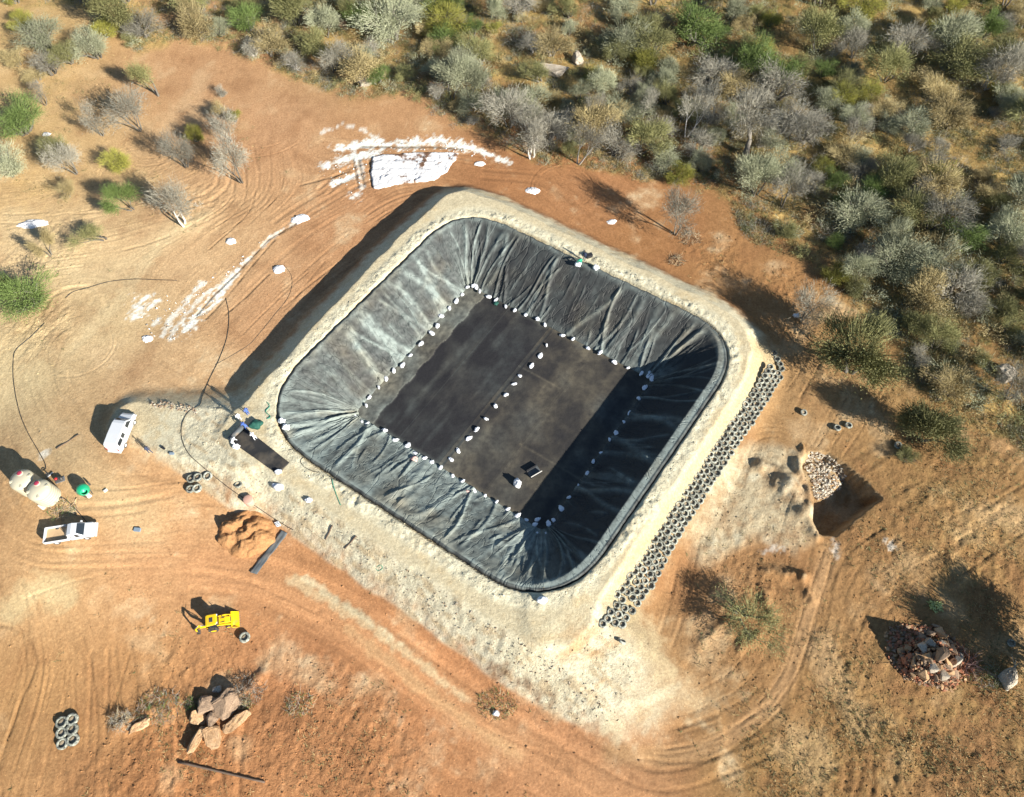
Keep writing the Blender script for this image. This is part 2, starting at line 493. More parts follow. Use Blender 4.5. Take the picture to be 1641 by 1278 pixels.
def splat(pts, width, dz, dt, edge=0.0):
    """Press a groove of that width along the points, with low ridges at its edges."""
    k = int(width / 0.17) + 3
    gx = np.round((pts[:, 0] + 80) / 0.17).astype(int); gy = np.round((pts[:, 1] + 4) / 0.17).astype(int)
    ok = (gx > k) & (gx < 880 - k) & (gy > k) & (gy < 550 - k)
    if not ok.any(): return
    gx, gy, P = gx[ok], gy[ok], pts[ok]
    acc = {}
    offs = np.array([(i, j) for i in range(-k, k + 1) for j in range(-k, k + 1)])
    IX = (gx[:, None] + offs[:, 0]).ravel(); IY = (gy[:, None] + offs[:, 1]).ravel()
    dx = (IX * 0.17 - 80) - np.repeat(P[:, 0], len(offs)); dy = (IY * 0.17 - 4) - np.repeat(P[:, 1], len(offs))
    d = np.hypot(dx, dy)
    flat = (IY + iy0) * NX + IX + ix0
    o = np.argsort(d); flat, d = flat[o], d[o]
    u, fi = np.unique(flat, return_index=True); d = d[fi]
    g = np.exp(-(d / (width * 0.5)) ** 2); r = np.exp(-((d - width * 0.75) / (width * 0.28)) ** 2)
    track.ravel()[u] += -dz * g + edge * r
    tone.ravel()[u] += dt * g
def drive(x, y, length, pair=True, width=0.32, dz=0.05, dt=-0.06, jitter=0.012):
    th = flow_at(x, y) + random.gauss(0, 0.12); pts = []; cur = random.gauss(0, jitter)
    for i in range(int(length / 0.12)):
        pts.append((x, y))
        want = flow_at(x, y, th)
        th += 0.06 * math.atan2(math.sin(want - th), math.cos(want - th)) + cur * 0.12
        x += 0.12 * math.cos(th); y += 0.12 * math.sin(th)
    P = np.array(pts)
    if len(P) < 4: return
    T = np.gradient(P, axis=0); T /= np.linalg.norm(T, axis=1)[:, None] + 1e-9
    N = np.stack([-T[:, 1], T[:, 0]], 1)
    for s in ((-0.85, 0.85) if pair else (0,)):
        splat(P + N * s, width, dz, dt, dz * 0.5)
for i in range(330):
    a, b = random.uniform(-20, 1641), random.uniform(60, 1290)
    g = G(a, b)
    drive(g[0], g[1], random.uniform(6, 24), random.random() < .6, random.choice((0.22, 0.3, 0.4, 0.7)), random.uniform(.02, .075), random.choice((-.11, -.07, -.04, .06, .09)), random.choice((.01, .01, .05)))
for cx_, cy_, r0, n in ((905, 300, 3.2, 7), (560, 170, 6.5, 5), (420, 190, 8, 6), (215, 270, 4, 3), (260, 170, 3.5, 4), (130, 560, 5, 4), (1245, 740, 4.5, 5)):     # turning circles
    g = G(cx_, cy_)
    for k in range(n):
        a0 = random.uniform(0, 6.28); a1 = a0 + random.uniform(1.2, 2.6); r = r0 + random.uniform(-1.5, 2.0)
        tt = np.arange(a0, a1, 0.12 / r)
        splat(np.stack([g[0] + r * np.cos(tt), g[1] + r * np.sin(tt)], 1), 0.28, .045, random.choice((-.08, .05)), .03)
for pts, w, dz, dt in (([(0, 1002), (40, 1015), (62, 1050), (60, 1075), (35, 1125), (15, 1180)], .35, .08, -.08), ([(105, 1085), (105, 1145)], .3, .05, -.05), ([(122, 1085), (122, 1145)], .3, .05, -.05),
                       ([(138, 1025), (150, 1075), (157, 1160), (152, 1230), (148, 1278)], .3, .07, -.1), ([(210, 1050), (190, 1110), (180, 1140)], .3, .07, -.1), ([(48, 967), (110, 945), (180, 925)], .3, .04, .1),
                       ([(1340, 880), (1322, 940), (1308, 985), (1297, 1030), (1275, 1085), (1240, 1137)], .3, .06, -.05), ([(1322, 880), (1300, 940), (1285, 985), (1270, 1035), (1250, 1085), (1215, 1130)], .3, .06, .03),
                       ([(1255, 1135), (1210, 1175), (1150, 1212), (1090, 1222), (1020, 1215)], .35, .07, -.08), ([(1228, 1128), (1180, 1165), (1130, 1190), (1070, 1200)], .35, .06, .05),
                       ([(1295, 1120), (1340, 1140), (1370, 1180), (1380, 1240), (1370, 1278)], .5, .06, -.06), ([(1310, 1110), (1360, 1140), (1392, 1190), (1400, 1240), (1398, 1278)], .5, .06, -.06)):
    P = spline([G(a, b)[:2] for a, b in pts], 60)
    splat(P, w, dz, dt, dz * .6)
_hp = spline([G(p, q)[:2] for p, q in [(330, 915), (450, 945), (560, 1000), (680, 1085), (800, 1175), (900, 1235), (1000, 1290)]], 70)
_ht = np.gradient(_hp, axis=0); _ht /= np.linalg.norm(_ht, axis=1)[:, None]; _hn = np.stack([-_ht[:, 1], _ht[:, 0]], 1)
for k in range(26):
    o_ = random.uniform(-3.4, 3.4); a_, b_ = sorted((random.randrange(len(_hp)), random.randrange(len(_hp))))
    if b_ - a_ < 60: continue
    w_ = np.sin(np.linspace(0, random.uniform(2, 6), b_ - a_))[:, None] * .25
    splat((_hp + _hn * o_)[a_:b_] + _hn[a_:b_] * w_, random.choice((.25, .4, .8)), random.uniform(.0, .04), random.choice((-.10, -.07, .08, .12, .16)), .015)
# fine streaks drawn out along the driving direction
fxn, fyn = AX[ix0:ix0 + 880], AY[iy0:iy0 + 552]
gx_, gy_ = np.arange(-82, 74, 3.0), np.arange(-6, 94, 3.0)
A2 = np.array([[flow_at(x_, y_) for x_ in gx_] for y_ in gy_])
GX, GY = np.meshgrid((fxn + 82) / 3.0, (fyn + 6) / 3.0)
gi0, gj0 = GX.astype(int), GY.astype(int); fu, fv = GX - gi0, GY - gj0
def bl(M): return (M[gj0, gi0] * (1 - fu) + M[gj0, gi0 + 1] * fu) * (1 - fv) + (M[gj0 + 1, gi0] * (1 - fu) + M[gj0 + 1, gi0 + 1] * fu) * fv
wx_, wy_ = np.meshgrid(fxn, fyn)
ang = 0.5 * np.arctan2(bl(np.sin(2 * A2)), bl(np.cos(2 * A2))) + .25 * fbm(wx_, wy_, 9, 2, 131)
wn1 = np.random.default_rng(3).random(ang.shape) ; acc = np.zeros_like(ang); wsum = 0
ii, jj = np.meshgrid(np.arange(ang.shape[1], dtype=float), np.arange(ang.shape[0], dtype=float))
for sgn in (1, -1):
    px_, py_ = ii.copy(), jj.copy(); a_ = ang.copy()
    for st in range(17):
        xi_, yi_ = np.clip(np.rint(px_).astype(int), 0, ang.shape[1] - 1), np.clip(np.rint(py_).astype(int), 0, ang.shape[0] - 1)
        acc += wn1[yi_, xi_]; wsum += 1
        na = ang[yi_, xi_]; flip = np.cos(na - a_) < 0; a_ = np.where(flip, na + math.pi, na)
        px_ += sgn * np.cos(a_); py_ += sgn * np.sin(a_)
lic = (acc / wsum - .5) / .05
lic = np.clip(lic, -2.5, 2.5) * (.35 + .65 * sstep(-.35, .35, fbm(wx_, wy_, 7, 3, 132)))
tone[iy0:iy0 + ang.shape[0], ix0:ix0 + ang.shape[1]] += lic * .036
track[iy0:iy0 + ang.shape[0], ix0:ix0 + ang.shape[1]] += lic * .012
hard = (1 - np.clip(on_emb * 1.0, 0, .93)) * (1 - bushy) * (d_pit > 0.5)
track *= hard; tone *= hard
Hh += track

# ---- colours of the ground (soil colours, not light)
ctrl = [(30, 30, 205, 165, 112), (60, 250, 214, 172, 120), (100, 430, 226, 190, 145), (170, 520, 224, 188, 142), (20, 620, 228, 198, 152), (350, 110, 205, 152, 108), (420, 220, 205, 152, 110), (300, 400, 218, 174, 130),
        (450, 500, 203, 150, 108), (580, 360, 196, 140, 98), (250, 620, 213, 168, 124), (120, 690, 215, 172, 125), (50, 830, 212, 162, 112), (250, 800, 212, 160, 112), (250, 900, 208, 152, 106), (100, 960, 208, 160, 112),
        (60, 1100, 188, 138, 88), (200, 1080, 188, 135, 86), (300, 1220, 190, 126, 78), (450, 960, 205, 142, 94), (480, 1060, 190, 126, 82), (560, 1180, 198, 134, 86), (700, 1100, 206, 138, 90), (900, 1200, 203, 140, 96),
        (700, 1250, 195, 132, 86), (1000, 1250, 188, 135, 94), (1200, 1250, 160, 118, 72), (1350, 1200, 158, 114, 70), (1550, 1220, 166, 120, 76), (1500, 900, 164, 118, 74), (1600, 700, 165, 122, 76), (1300, 1000, 174, 128, 82),
        (1080, 1050, 174, 130, 86), (1120, 930, 180, 127, 82), (1130, 850, 184, 136, 90), (1300, 620, 184, 140, 94), (1200, 450, 178, 126, 78), (1050, 380, 175, 120, 75), (950, 300, 183, 125, 82), (800, 270, 178, 120, 77),
        (650, 200, 200, 147, 103), (900, 150, 168, 132, 78), (1300, 200, 165, 132, 78), (1550, 300, 172, 138, 80), (1450, 550, 160, 125, 74), (1450, 800, 165, 123, 77), (600, 60, 180, 145, 92), (1500, 100, 172, 138, 82)]
KALB = 0.70
cc = np.array([s2l(c[2:]) * KALB for c in ctrl]); cp = np.array([G(c[0], c[1])[:2] for c in ctrl])
def idw(x, y):
    num = np.zeros(x.shape + (3,)); den = np.zeros(x.shape)
    for k in range(len(cp)):
        w = 1.0 / ((x - cp[k, 0]) ** 2 + (y - cp[k, 1]) ** 2 + 20) ** 1.7
        num += w[..., None] * cc[k]; den += w
    return num / den[..., None]
C = idw(X, Y)
def lay(mask, rgb, k=KALB):
    global C
    m = np.clip(mask, 0, 1)[..., None]
    C = C * (1 - m) + s2l(rgb) * k * m
n_mid, n_small = fbm(X, Y, 4.0, 4, 71), fbm(X, Y, 0.8, 4, 72)
lay(sstep(.10, .55, n_mid) * (1 - bushy) * .35, (228, 190, 148))
lay(sstep(.12, .6, -n_mid) * .30, (160, 105, 66))
# dry grass litter in the bush and lower right
litter = np.maximum(bushy, np.maximum.reduce([blob(a, b, r) for a, b, r in ((1450, 1180, 10), (1570, 900, 9), (1330, 1240, 7), (1600, 1150, 9), (1520, 750, 6), (1400, 1090, 5), (60, 160, 10), (20, 60, 10), (60, 320, 6), (70, 495, 4.5), (210, 300, 4.5), (340, 240, 5))]) * .28)
lay(litter * sstep(-.25, .4, n_mid + n_small * .6) * .85, (206, 168, 100))
lay(litter * sstep(.05, .5, fbm(X, Y, 2.2, 4, 74)) * .7, (120, 110, 62))
# pale gravel of the embankment and its ramps
edge_n = n_mid * .5 + n_small * .5
FAN = px_poly([(860, 1010), (975, 990), (1010, 1040), (1060, 1085), (1190, 1110), (1150, 1140), (1075, 1150), (1060, 1180), (1000, 1178), (900, 1118), (800, 1060)])
fan = sstep(.8, -2.6, sdf_poly(FAN, X, Y) + edge_n * 2.6)
LEFTR = px_poly([(215, 648), (300, 650), (400, 655), (430, 740), (330, 765), (260, 735), (212, 705)])
leftfan = sstep(1.3, -0.9, sdf_poly(LEFTR, X, Y) + edge_n * 1.6)
pale = np.clip(sstep(0.15, 1.9, Hh - H0 + edge_n * 1.3) * (near | (fan > .1)) , 0, 1)
pale = np.clip(np.maximum(np.maximum(pale, fan * .72), leftfan), 0, 1) * (spoil < .8) * (d_pit > 1)
is_tyre = w_right * sstep(1.6, 2.4, d_c)
lay(pale * (1 - is_tyre * .8), (228, 212, 184), .70)
lay(pale * w_right * sstep(-.2, .8, d_c) * .8, (206, 182, 146), .62)
lay(pale * sstep(.0, .45, n_mid + n_small * .5) * .6, (208, 178, 136))
lay(pale * sstep(1.9, 2.8, d_rim) * (1 - spill) * (d_c < .2) * .45, (216, 188, 148))
lay(np.clip(spill * 1.2, 0, 1) * (.6 + .5 * n_small), (230, 216, 192), .70)
lay(np.clip(spill, 0, 1) * sstep(.05, .4, streak + n_small * .4) * .6, (196, 162, 122))
lay(berm * np.clip(.8 + n_small, 0, 1), (236, 222, 196), .70)
lay(fan * sstep(.1, .5, fbm(X * .9 + Y * .5, (Y * .9 - X * .5) * 3, 6, 3, 76)) * .6, (234, 220, 190))
lay(fan * sstep(.15, .6, fbm(X * .9 + Y * .5, (Y * .9 - X * .5) * 3, 5, 3, 77)) * .75, (204, 156, 106))
lay(sstep(.15, -.1, d_pit + n_small * .3) * np.clip(.75 + n_small, 0, 1) * .8, (190, 160, 124))
lay(spoil * np.clip(.8 + edge_n, 0, 1) * .9, (216, 194, 162))
lay(spoil * sstep(.2, .6, fbm(X, Y, 2.5, 4, 78)) * .7, (232, 220, 196))
# haul roads
def road(pts, w, rgb, a, nz=.5):
    d, t = sdf_line(spline([G(p, q)[:2] for p, q in pts], 8), X, Y)
    lay(sstep(w, w * .1, d + (n_small + n_mid * .5) * nz) * a * (1 - pale), rgb)
road([(330, 915), (450, 945), (560, 1000), (680, 1085), (800, 1175), (900, 1235), (1020, 1300)], 3.6, (214, 152, 104), .7)
road([(470, 930), (520, 958), (590, 1000), (650, 1045), (740, 1115)], .8, (236, 208, 166), .6, .8)
road([(490, 925), (540, 962), (600, 998), (640, 1030)], .5, (238, 218, 182), .6, .6)
road([(560, 1010), (640, 1075), (730, 1145), (830, 1210)], 1.0, (226, 176, 126), .6, .6)
road([(1332, 880), (1312, 940), (1296, 985), (1283, 1030), (1262, 1085), (1226, 1137), (1170, 1180), (1110, 1207), (1040, 1212), (980, 1205)], 1.5, (192, 146, 102), .85, .3)
road([(0, 620), (60, 690), (150, 770), (240, 850)], 4.5, (228, 194, 148), .45)
road([(20, 350), (90, 420), (170, 440), (300, 360)], 3.5, (230, 198, 154), .5)
road([(120, 560), (190, 480), (260, 390), (330, 345)], 1.4, (234, 204, 160), .45, .8)
road([(30, 985), (75, 950), (110, 960)], 2.6, (232, 204, 156), .6, 1.0)
road([(700, 940), (780, 1035), (860, 1095), (880, 1105)], 1.4, (150, 98, 60), .7, .8)
road([(800, 1065), (860, 1100), (880, 1120)], 1.6, (112, 72, 44), .7, .9)
road([(345, 765), (380, 800)], 1.6, (172, 112, 66), .7, .8)
road([(1600, 715), (1680, 718)], 1.6, (206, 156, 106), .7, .5)
# white powder washed over the soil
def wash(pts, w, a, nz=1.0, rgb=(246, 246, 246)):
    d, t = sdf_line(np.array([G(p, q)[:2] for p, q in pts]), X, Y)
    nn = fbm(X, Y, .7, 4, 81, .7)
    grime = sstep(.05, .35, fbm((X * .62 + Y * .78) * .4, (X * .78 - Y * .62) * 3, .9, 3, 83))
    rgb = np.asarray(rgb)
    lay(sstep(.1, .95, (1 - d / w) * 1.15 + nn * nz * 1.2 - grime * .42 + fbm((X * .62 + Y * .78) * .35, (X * .78 - Y * .62) * 2.2, 1.2, 3, 82) * .55) * (d < w * 1.6) * a, rgb, .80)
for pts, w, a in (([(545, 240), (590, 232), (650, 236), (700, 228), (740, 236)], 1.7, .9), ([(740, 236), (775, 243), (800, 254), (818, 260)], 1.0, .8), ([(520, 268), (545, 260), (570, 252), (600, 248)], 1.4, .9), ([(535, 295), (562, 287)], 1.0, .9),
                  ([(565, 312), (578, 316)], 1.0, .8), ([(575, 255), (580, 300)], 1.0, .5), ([(515, 215), (550, 202), (585, 212), (600, 225)], .45, .55),
                  ([(484, 350), (440, 378), (395, 420), (350, 458), (318, 482), (288, 520), (272, 545)], .7, .5), ([(398, 412), (372, 447), (348, 474)], .65, .75), ([(350, 470), (330, 490), (308, 515), (296, 530)], 1.3, .9),
                  ([(325, 455), (300, 482), (272, 515), (262, 540)], .8, .6), ([(230, 484), (226, 495)], 2.0, .85), ([(210, 512), (252, 482)], .8, .7), ([(250, 517), (254, 513)], .9, .6), ([(90, 742), (86, 738)], .9, .5),
                  ([(1338, 885), (1340, 870)], .7, .35), ([(1425, 873), (1430, 878)], .8, .4), ([(1225, 885), (1250, 878)], .8, .3)):
    wash(pts, w, a)
for pts, w in (([(478, 356), (430, 385), (385, 432), (345, 470), (315, 505)], .22), ([(440, 385), (400, 430), (360, 480), (330, 512)], .18), ([(430, 440), (395, 475), (360, 505)], .2), ([(580, 236), (640, 238), (700, 237), (740, 240)], .4),
               ([(480, 298), (520, 288), (560, 276)], .25), ([(566, 256), (574, 300)], .3), ([(592, 258), (596, 300)], .25), ([(575, 258), (584, 300)], .35)):
    d, t = sdf_line(np.array([G(p, q)[:2] for p, q in pts]), X, Y)
    m = sstep(w, 0, d + n_small * .12)
    lay(m * .75, (120, 96, 74)); Hh -= m * .12
C *= (1 + np.clip(tone, -.5, .5) * 1.2)[..., None]
C *= (1 + .10 * n_small + .06 * n_mid)[..., None]
_lum = C @ np.array([.3, .55, .15]); C = _lum[..., None] + (C - _lum[..., None]) * .90
C = np.clip(C * np.array([.97, 1.035, .97]) * 1.05, .01, .9)
rgh = np.clip(np.maximum.reduce([rough, spill * .9, berm, spoil * .6, pale * .5, (d_pit < .6) * .6]), 0.16, 1)

def hz(x, y):
    i = np.clip(np.searchsorted(AX, x) - 1, 0, NX - 2); j = np.clip(np.searchsorted(AY, y) - 1, 0, NY - 2)
    fx, fy = (x - AX[i]) / (AX[i + 1] - AX[i]), (y - AY[j]) / (AY[j + 1] - AY[j])
    return (Hh[j, i] * (1 - fx) + Hh[j, i + 1] * fx) * (1 - fy) + (Hh[j + 1, i] * (1 - fx) + Hh[j + 1, i + 1] * fx) * fy
def GT(px, py, up=0.0):
    """Where the ground (raised by up) stands under that pixel of the photograph."""
    z = 0.0
    for z0 in np.arange(4.4, -4.6, -0.1):
        g = G(px, py, z0)
        if hz(g[0], g[1]) + up >= z0:
            lo, hi = z0, z0 + 0.1
            for _ in range(12):
                m = (lo + hi) / 2; g = G(px, py, m)
                if hz(g[0], g[1]) + up >= m: lo = m
                else: hi = m
            g = G(px, py, lo); g[2] = lo - up
            return g
    return G(px, py, 0)

# ---- soil material: colour from the ground's own soil map, grit and clods from noise
def soil_material():
    m, nt, p = mat_base('soil')
    at = nnode(nt, 'ShaderNodeAttribute', attribute_name='soil')
    tc = nnode(nt, 'ShaderNodeNewGeometry')
    pos = tc.outputs['Position']
    n1, n2, n3 = noise_tex(nt, 0.9, 6, .66, pos), noise_tex(nt, 3.6, 6, .72, pos), noise_tex(nt, 9.0, 4, .7, pos)
    f1, f2, f3 = ramp(nt, n1.outputs[0], .3, .7), ramp(nt, n2.outputs[0], .40, .62), ramp(nt, n3.outputs[0], .38, .62)
    c = mix_rgb(nt, at.outputs['Color'], (.70, .66, .62), f1, 'MULTIPLY')
    c = mix_rgb(nt, at.outputs['Color'], c, .42)
    dark = mix_rgb(nt, c, (.58, .54, .52), f2, 'MULTIPLY')
    c = mix_rgb(nt, c, dark, .55)
    lite = mix_rgb(nt, c, (1.35, 1.32, 1.28), f3, 'MULTIPLY')
    c = mix_rgb(nt, c, lite, .5)
    # pebbles and grit flecks
    vo = nnode(nt, 'ShaderNodeTexVoronoi'); vo.inputs['Scale'].default_value = 2.6; nt.links.new(pos, vo.inputs['Vector'])
    fleck = nnode(nt, 'ShaderNodeMath', operation='LESS_THAN'); nt.links.new(vo.outputs['Distance'], fleck.inputs[0]); fleck.inputs[1].default_value = .12
    c = mix_rgb(nt, c, mix_rgb(nt, c, (1.5, 1.45, 1.4), 1.0, 'MULTIPLY'), fleck.outputs[0])
    nt.links.new(c, p.inputs['Base Color'])
    p.inputs['Roughness'].default_value = 0.95; p.inputs['Specular IOR Level'].default_value = 0.12
    b1 = nnode(nt, 'ShaderNodeBump'); b1.inputs['Distance'].default_value = 0.16
    nt.links.new(at.outputs['Alpha'], b1.inputs['Strength']); 
    nb = noise_tex(nt, 4.5, 7, .7, pos); nt.links.new(nb.outputs[0], b1.inputs['Height'])
    b2 = nnode(nt, 'ShaderNodeBump'); b2.inputs['Distance'].default_value = 0.09; b2.inputs['Strength'].default_value = .7
    nt.links.new(n2.outputs[0], b2.inputs['Height']); nt.links.new(b1.outputs[0], b2.inputs['Normal'])
    nt.links.new(b2.outputs[0], p.inputs['Normal'])
    return m
SOIL = soil_material()

def grid_piece(name, face_mask):
    idx = np.arange(NX * NY).reshape(NY, NX)
    q = np.stack([idx[:-1, :-1], idx[:-1, 1:], idx[1:, 1:], idx[1:, :-1]], -1)[face_mask]
    used, inv = np.unique(q, return_inverse=True)
    V = np.stack([X.ravel()[used], Y.ravel()[used], Hh.ravel()[used]], 1)
    me = np_mesh(name, V, inv.reshape(-1, 4), True, SOIL)
    set_col(me, 'soil', np.concatenate([C.reshape(-1, 3)[used], rgh.ravel()[used][:, None]], 1))
    return link(name, me)
hole = (d_rim < -1.2)
emb_f = ((on_emb > .5) & (spoil < .5))
f_hole = hole[:-1, :-1] & hole[1:, 1:] & hole[:-1, 1:] & hole[1:, :-1]
f_emb = emb_f[:-1, :-1] & ~f_hole
ground = grid_piece('ground', ~f_emb & ~f_hole); ground['kind'] = 'structure'
bank = grid_piece('embankment', f_emb); bank['kind'] = 'structure'

# ------------------------------------------------------------------ pond liner: four slope sheets and the floor sheets
def liner_material():
    m, nt, p = mat_base('dusty_black_liner')
    at = nnode(nt, 'ShaderNodeAttribute', attribute_name='dust')
    geo = nnode(nt, 'ShaderNodeNewGeometry')
    n1, n2 = noise_tex(nt, 1.1, 6, .65, geo.outputs['Position']), noise_tex(nt, 6.0, 5, .6, geo.outputs['Position'])
    base = mix_rgb(nt, (.012, .012, .014), (.030, .028, .028), n2.outputs[0])
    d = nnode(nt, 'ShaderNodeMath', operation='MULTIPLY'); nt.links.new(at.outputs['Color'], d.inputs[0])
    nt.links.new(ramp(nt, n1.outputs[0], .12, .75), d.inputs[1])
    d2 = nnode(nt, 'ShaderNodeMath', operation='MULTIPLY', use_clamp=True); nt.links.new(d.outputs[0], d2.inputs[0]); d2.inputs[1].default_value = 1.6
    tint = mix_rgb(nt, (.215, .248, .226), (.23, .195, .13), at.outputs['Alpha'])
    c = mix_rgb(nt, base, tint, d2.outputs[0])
    nt.links.new(c, p.inputs['Base Color'])
    p.inputs['Roughness'].default_value = .6; p.inputs['Specular IOR Level'].default_value = .22
    b = nnode(nt, 'ShaderNodeBump'); b.inputs['Strength'].default_value = .45; b.inputs['Distance'].default_value = .06
    n3 = noise_tex(nt, 3.0, 5, .6, geo.outputs['Position'])
    nt.links.new(n3.outputs[0], b.inputs['Height'])
    # crisp creases running down the slope
    fa = nnode(nt, 'ShaderNodeAttribute', attribute_name='fold')
    cur = b.outputs[0]; lines = None
    for sc, thr in ((.5, .016), (1.15, .018)):
        nc = noise_tex(nt, sc, 2, .5, fa.outputs['Color'])
        sb_ = nnode(nt, 'ShaderNodeMath', operation='SUBTRACT'); nt.links.new(nc.outputs[0], sb_.inputs[0]); sb_.inputs[1].default_value = .5
        ab = nnode(nt, 'ShaderNodeMath', operation='ABSOLUTE'); nt.links.new(sb_.outputs[0], ab.inputs[0])
        mr = nnode(nt, 'ShaderNodeMapRange', interpolation_type='SMOOTHSTEP'); nt.links.new(ab.outputs[0], mr.inputs[0]); mr.inputs[1].default_value = 0; mr.inputs[2].default_value = thr; mr.inputs[3].default_value = 1; mr.inputs[4].default_value = 0
        bb = nnode(nt, 'ShaderNodeBump'); bb.inputs['Strength'].default_value = .55; bb.inputs['Distance'].default_value = .10
        nt.links.new(mr.outputs[0], bb.inputs['Height']); nt.links.new(cur, bb.inputs['Normal']); cur = bb.outputs[0]
    nt.links.new(cur, p.inputs['Normal'])
    return m
LINER = liner_material()
pond = tag(empty('pond_liner', (RIMQ.mean(0)[0], RIMQ.mean(0)[1], FLOORZ)), 'large square dusty black pond liner covering the four slopes and floor of the basin', 'pond liner')
pc = np.array([pond.location.x, pond.location.y, FLOORZ])

NP = len(RIM)
seg = np.linalg.norm(np.roll(RIM, -1, 0) - RIM, axis=1); S = np.concatenate([[0], np.cumsum(seg)[:-1]]); PERIM = seg.sum()
NV = 84
vv = np.linspace(0, 1, NV) ** 0.95
SS, VV = np.meshgrid(S, vv, indexing='ij')
out = RIM - np.roll(RIM, 1, 0); out = np.stack([out[:, 1], -out[:, 0]], 1); out /= np.linalg.norm(out, axis=1)[:, None] + 1e-9
if ((out * (RIM - RIM.mean(0))).sum(1)).mean() < 0: out = -out
LX = RIM[:, None, 0] * (1 - VV) + TOE[:, None, 0] * VV
LY = RIM[:, None, 1] * (1 - VV) + TOE[:, None, 1] * VV
_rw = np.array([1.0 if q == 1 else 0.0 for q in RSIDE]); _k = np.exp(-np.linspace(-2, 2, 121) ** 2); _k /= _k.sum()
_rw = np.convolve(np.concatenate([_rw[-60:], _rw, _rw[:60]]), _k, 'valid')[:, None]
_fl = .012 + .10 * _rw
LZ = (CREST + 0.05) - DEPTH * np.clip((VV - _fl) / (1 - _fl), 0, 1) - .03 * _rw * np.clip(VV / _fl, 0, 1)
side_of = RSIDE          # 0 top, 1 right, 2 bottom, 3 left
rel = np.zeros_like(SS); dust = np.zeros_like(SS); warm = np.zeros_like(SS)
side_dust_shade = {0: .15, 1: .03, 2: .80, 3: .34}  # right value lowered to paint its shade darker; the others are plain dust
sd_s = np.array([side_dust_shade[s] for s in side_of])
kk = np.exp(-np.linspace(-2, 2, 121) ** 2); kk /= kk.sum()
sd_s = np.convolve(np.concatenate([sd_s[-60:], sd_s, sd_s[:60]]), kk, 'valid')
def wrapd(a): return (a + PERIM / 2) % PERIM - PERIM / 2
wr = np.random.default_rng(21)
for k in range(330):
    s0 = wr.uniform(0, PERIM); slant = wr.normal(0, 1.6); v0 = wr.uniform(0, .45) if wr.random() < .7 else wr.uniform(.4, .8)
    v1 = min(1.0, v0 + wr.uniform(.25, .9)); w = wr.uniform(.07, .26); amp = wr.uniform(.06, .20); ph = wr.uniform(0, 6.28)
    big = wr.random() < .22
    if big: w *= 1.9; v0, v1 = 0.02, 1.0; amp *= 1.0
    dd = wrapd(SS - (s0 + slant * VV + .35 * np.sin(VV * 5 + ph)))
    win = sstep(v0, v0 + .12, VV) * (1 - sstep(v1 - .15, v1, VV)) if v1 < .99 else sstep(v0, v0 + .12, VV)
    r = (np.exp(-(dd / w) ** 2) if big else np.exp(-np.abs(dd) / (w * .8))) * win
    rel += amp * r
    if big or wr.random() < .35: dust += r * wr.uniform(.35, .95)
cr = fbm(SS * 1.0, VV * 9, 1.6, 4, 91)
rel += .035 * cr + np.abs(fbm(SS, VV * 9, .9, 3, 92)) * .12 * sstep(.72, .95, VV)
left_w = np.array([1.0 if s == 3 else (.6 if s == 2 else .3) for s in side_of])[:, None]
rel += np.clip(np.abs(fbm(SS + VV * 4, VV * 9 - SS * .3, 1.4, 3, 93)) - .12, 0, 1) * .28 * left_w
rel *= sstep(0, .06, VV) * (1 - sstep(.985, 1.0, VV) * .6) * (1 - _rw * (1 - sstep(.10, .30, VV)) * .96)
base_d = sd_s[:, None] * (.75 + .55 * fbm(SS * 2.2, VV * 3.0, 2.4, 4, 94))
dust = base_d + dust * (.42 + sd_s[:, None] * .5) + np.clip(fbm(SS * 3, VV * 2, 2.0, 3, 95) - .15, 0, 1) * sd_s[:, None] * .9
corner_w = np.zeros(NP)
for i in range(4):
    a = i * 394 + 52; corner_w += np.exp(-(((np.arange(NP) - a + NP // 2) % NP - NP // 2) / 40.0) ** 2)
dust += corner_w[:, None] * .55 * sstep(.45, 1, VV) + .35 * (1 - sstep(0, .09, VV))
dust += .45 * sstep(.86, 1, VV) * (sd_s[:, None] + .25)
dust += _rw * .75 * (1 - sstep(.085, .125, VV))  # sunlit lip along the right rim, painted in as extra paleness
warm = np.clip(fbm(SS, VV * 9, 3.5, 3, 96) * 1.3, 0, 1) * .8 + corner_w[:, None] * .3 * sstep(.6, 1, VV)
LZ = LZ + rel * .85; 
inward = -(out[:, None, :])
LX = LX + inward[:, :, 0] * rel * .5; LY = LY + inward[:, :, 1] * rel * .5
# lip folded over the rim and down into the anchor trench
lip_w = (.06 * np.sin(S * 1.7) + .05 * np.sin(S * 4.3 + 1)) * (1 - .7 * _rw[:, 0])
lips = [(0.42, -.40), (0.36, -.08), (.20, .10), (.08, .10)]
LXa = np.stack([RIM[:, 0] + out[:, 0] * (a + lip_w * .5) for a, _ in lips], 1); LYa = np.stack([RIM[:, 1] + out[:, 1] * (a + lip_w * .5) for a, _ in lips], 1)
LZa = np.stack([np.full(NP, CREST + b) + lip_w * .4 for _, b in lips], 1)
FX, FY, FZ = np.concatenate([LXa, LX], 1), np.concatenate([LYa, LY], 1), np.concatenate([LZa, LZ], 1)
DU = np.concatenate([np.tile([.08, .1, .45, .5], (NP, 1)) * (.6 + .6 * fbm(SS[:, :4], SS[:, :4] * 0, 1.2, 2, 97)), dust], 1)
WA = np.concatenate([np.zeros((NP, 4)), warm], 1)
ncol = FX.shape[1]
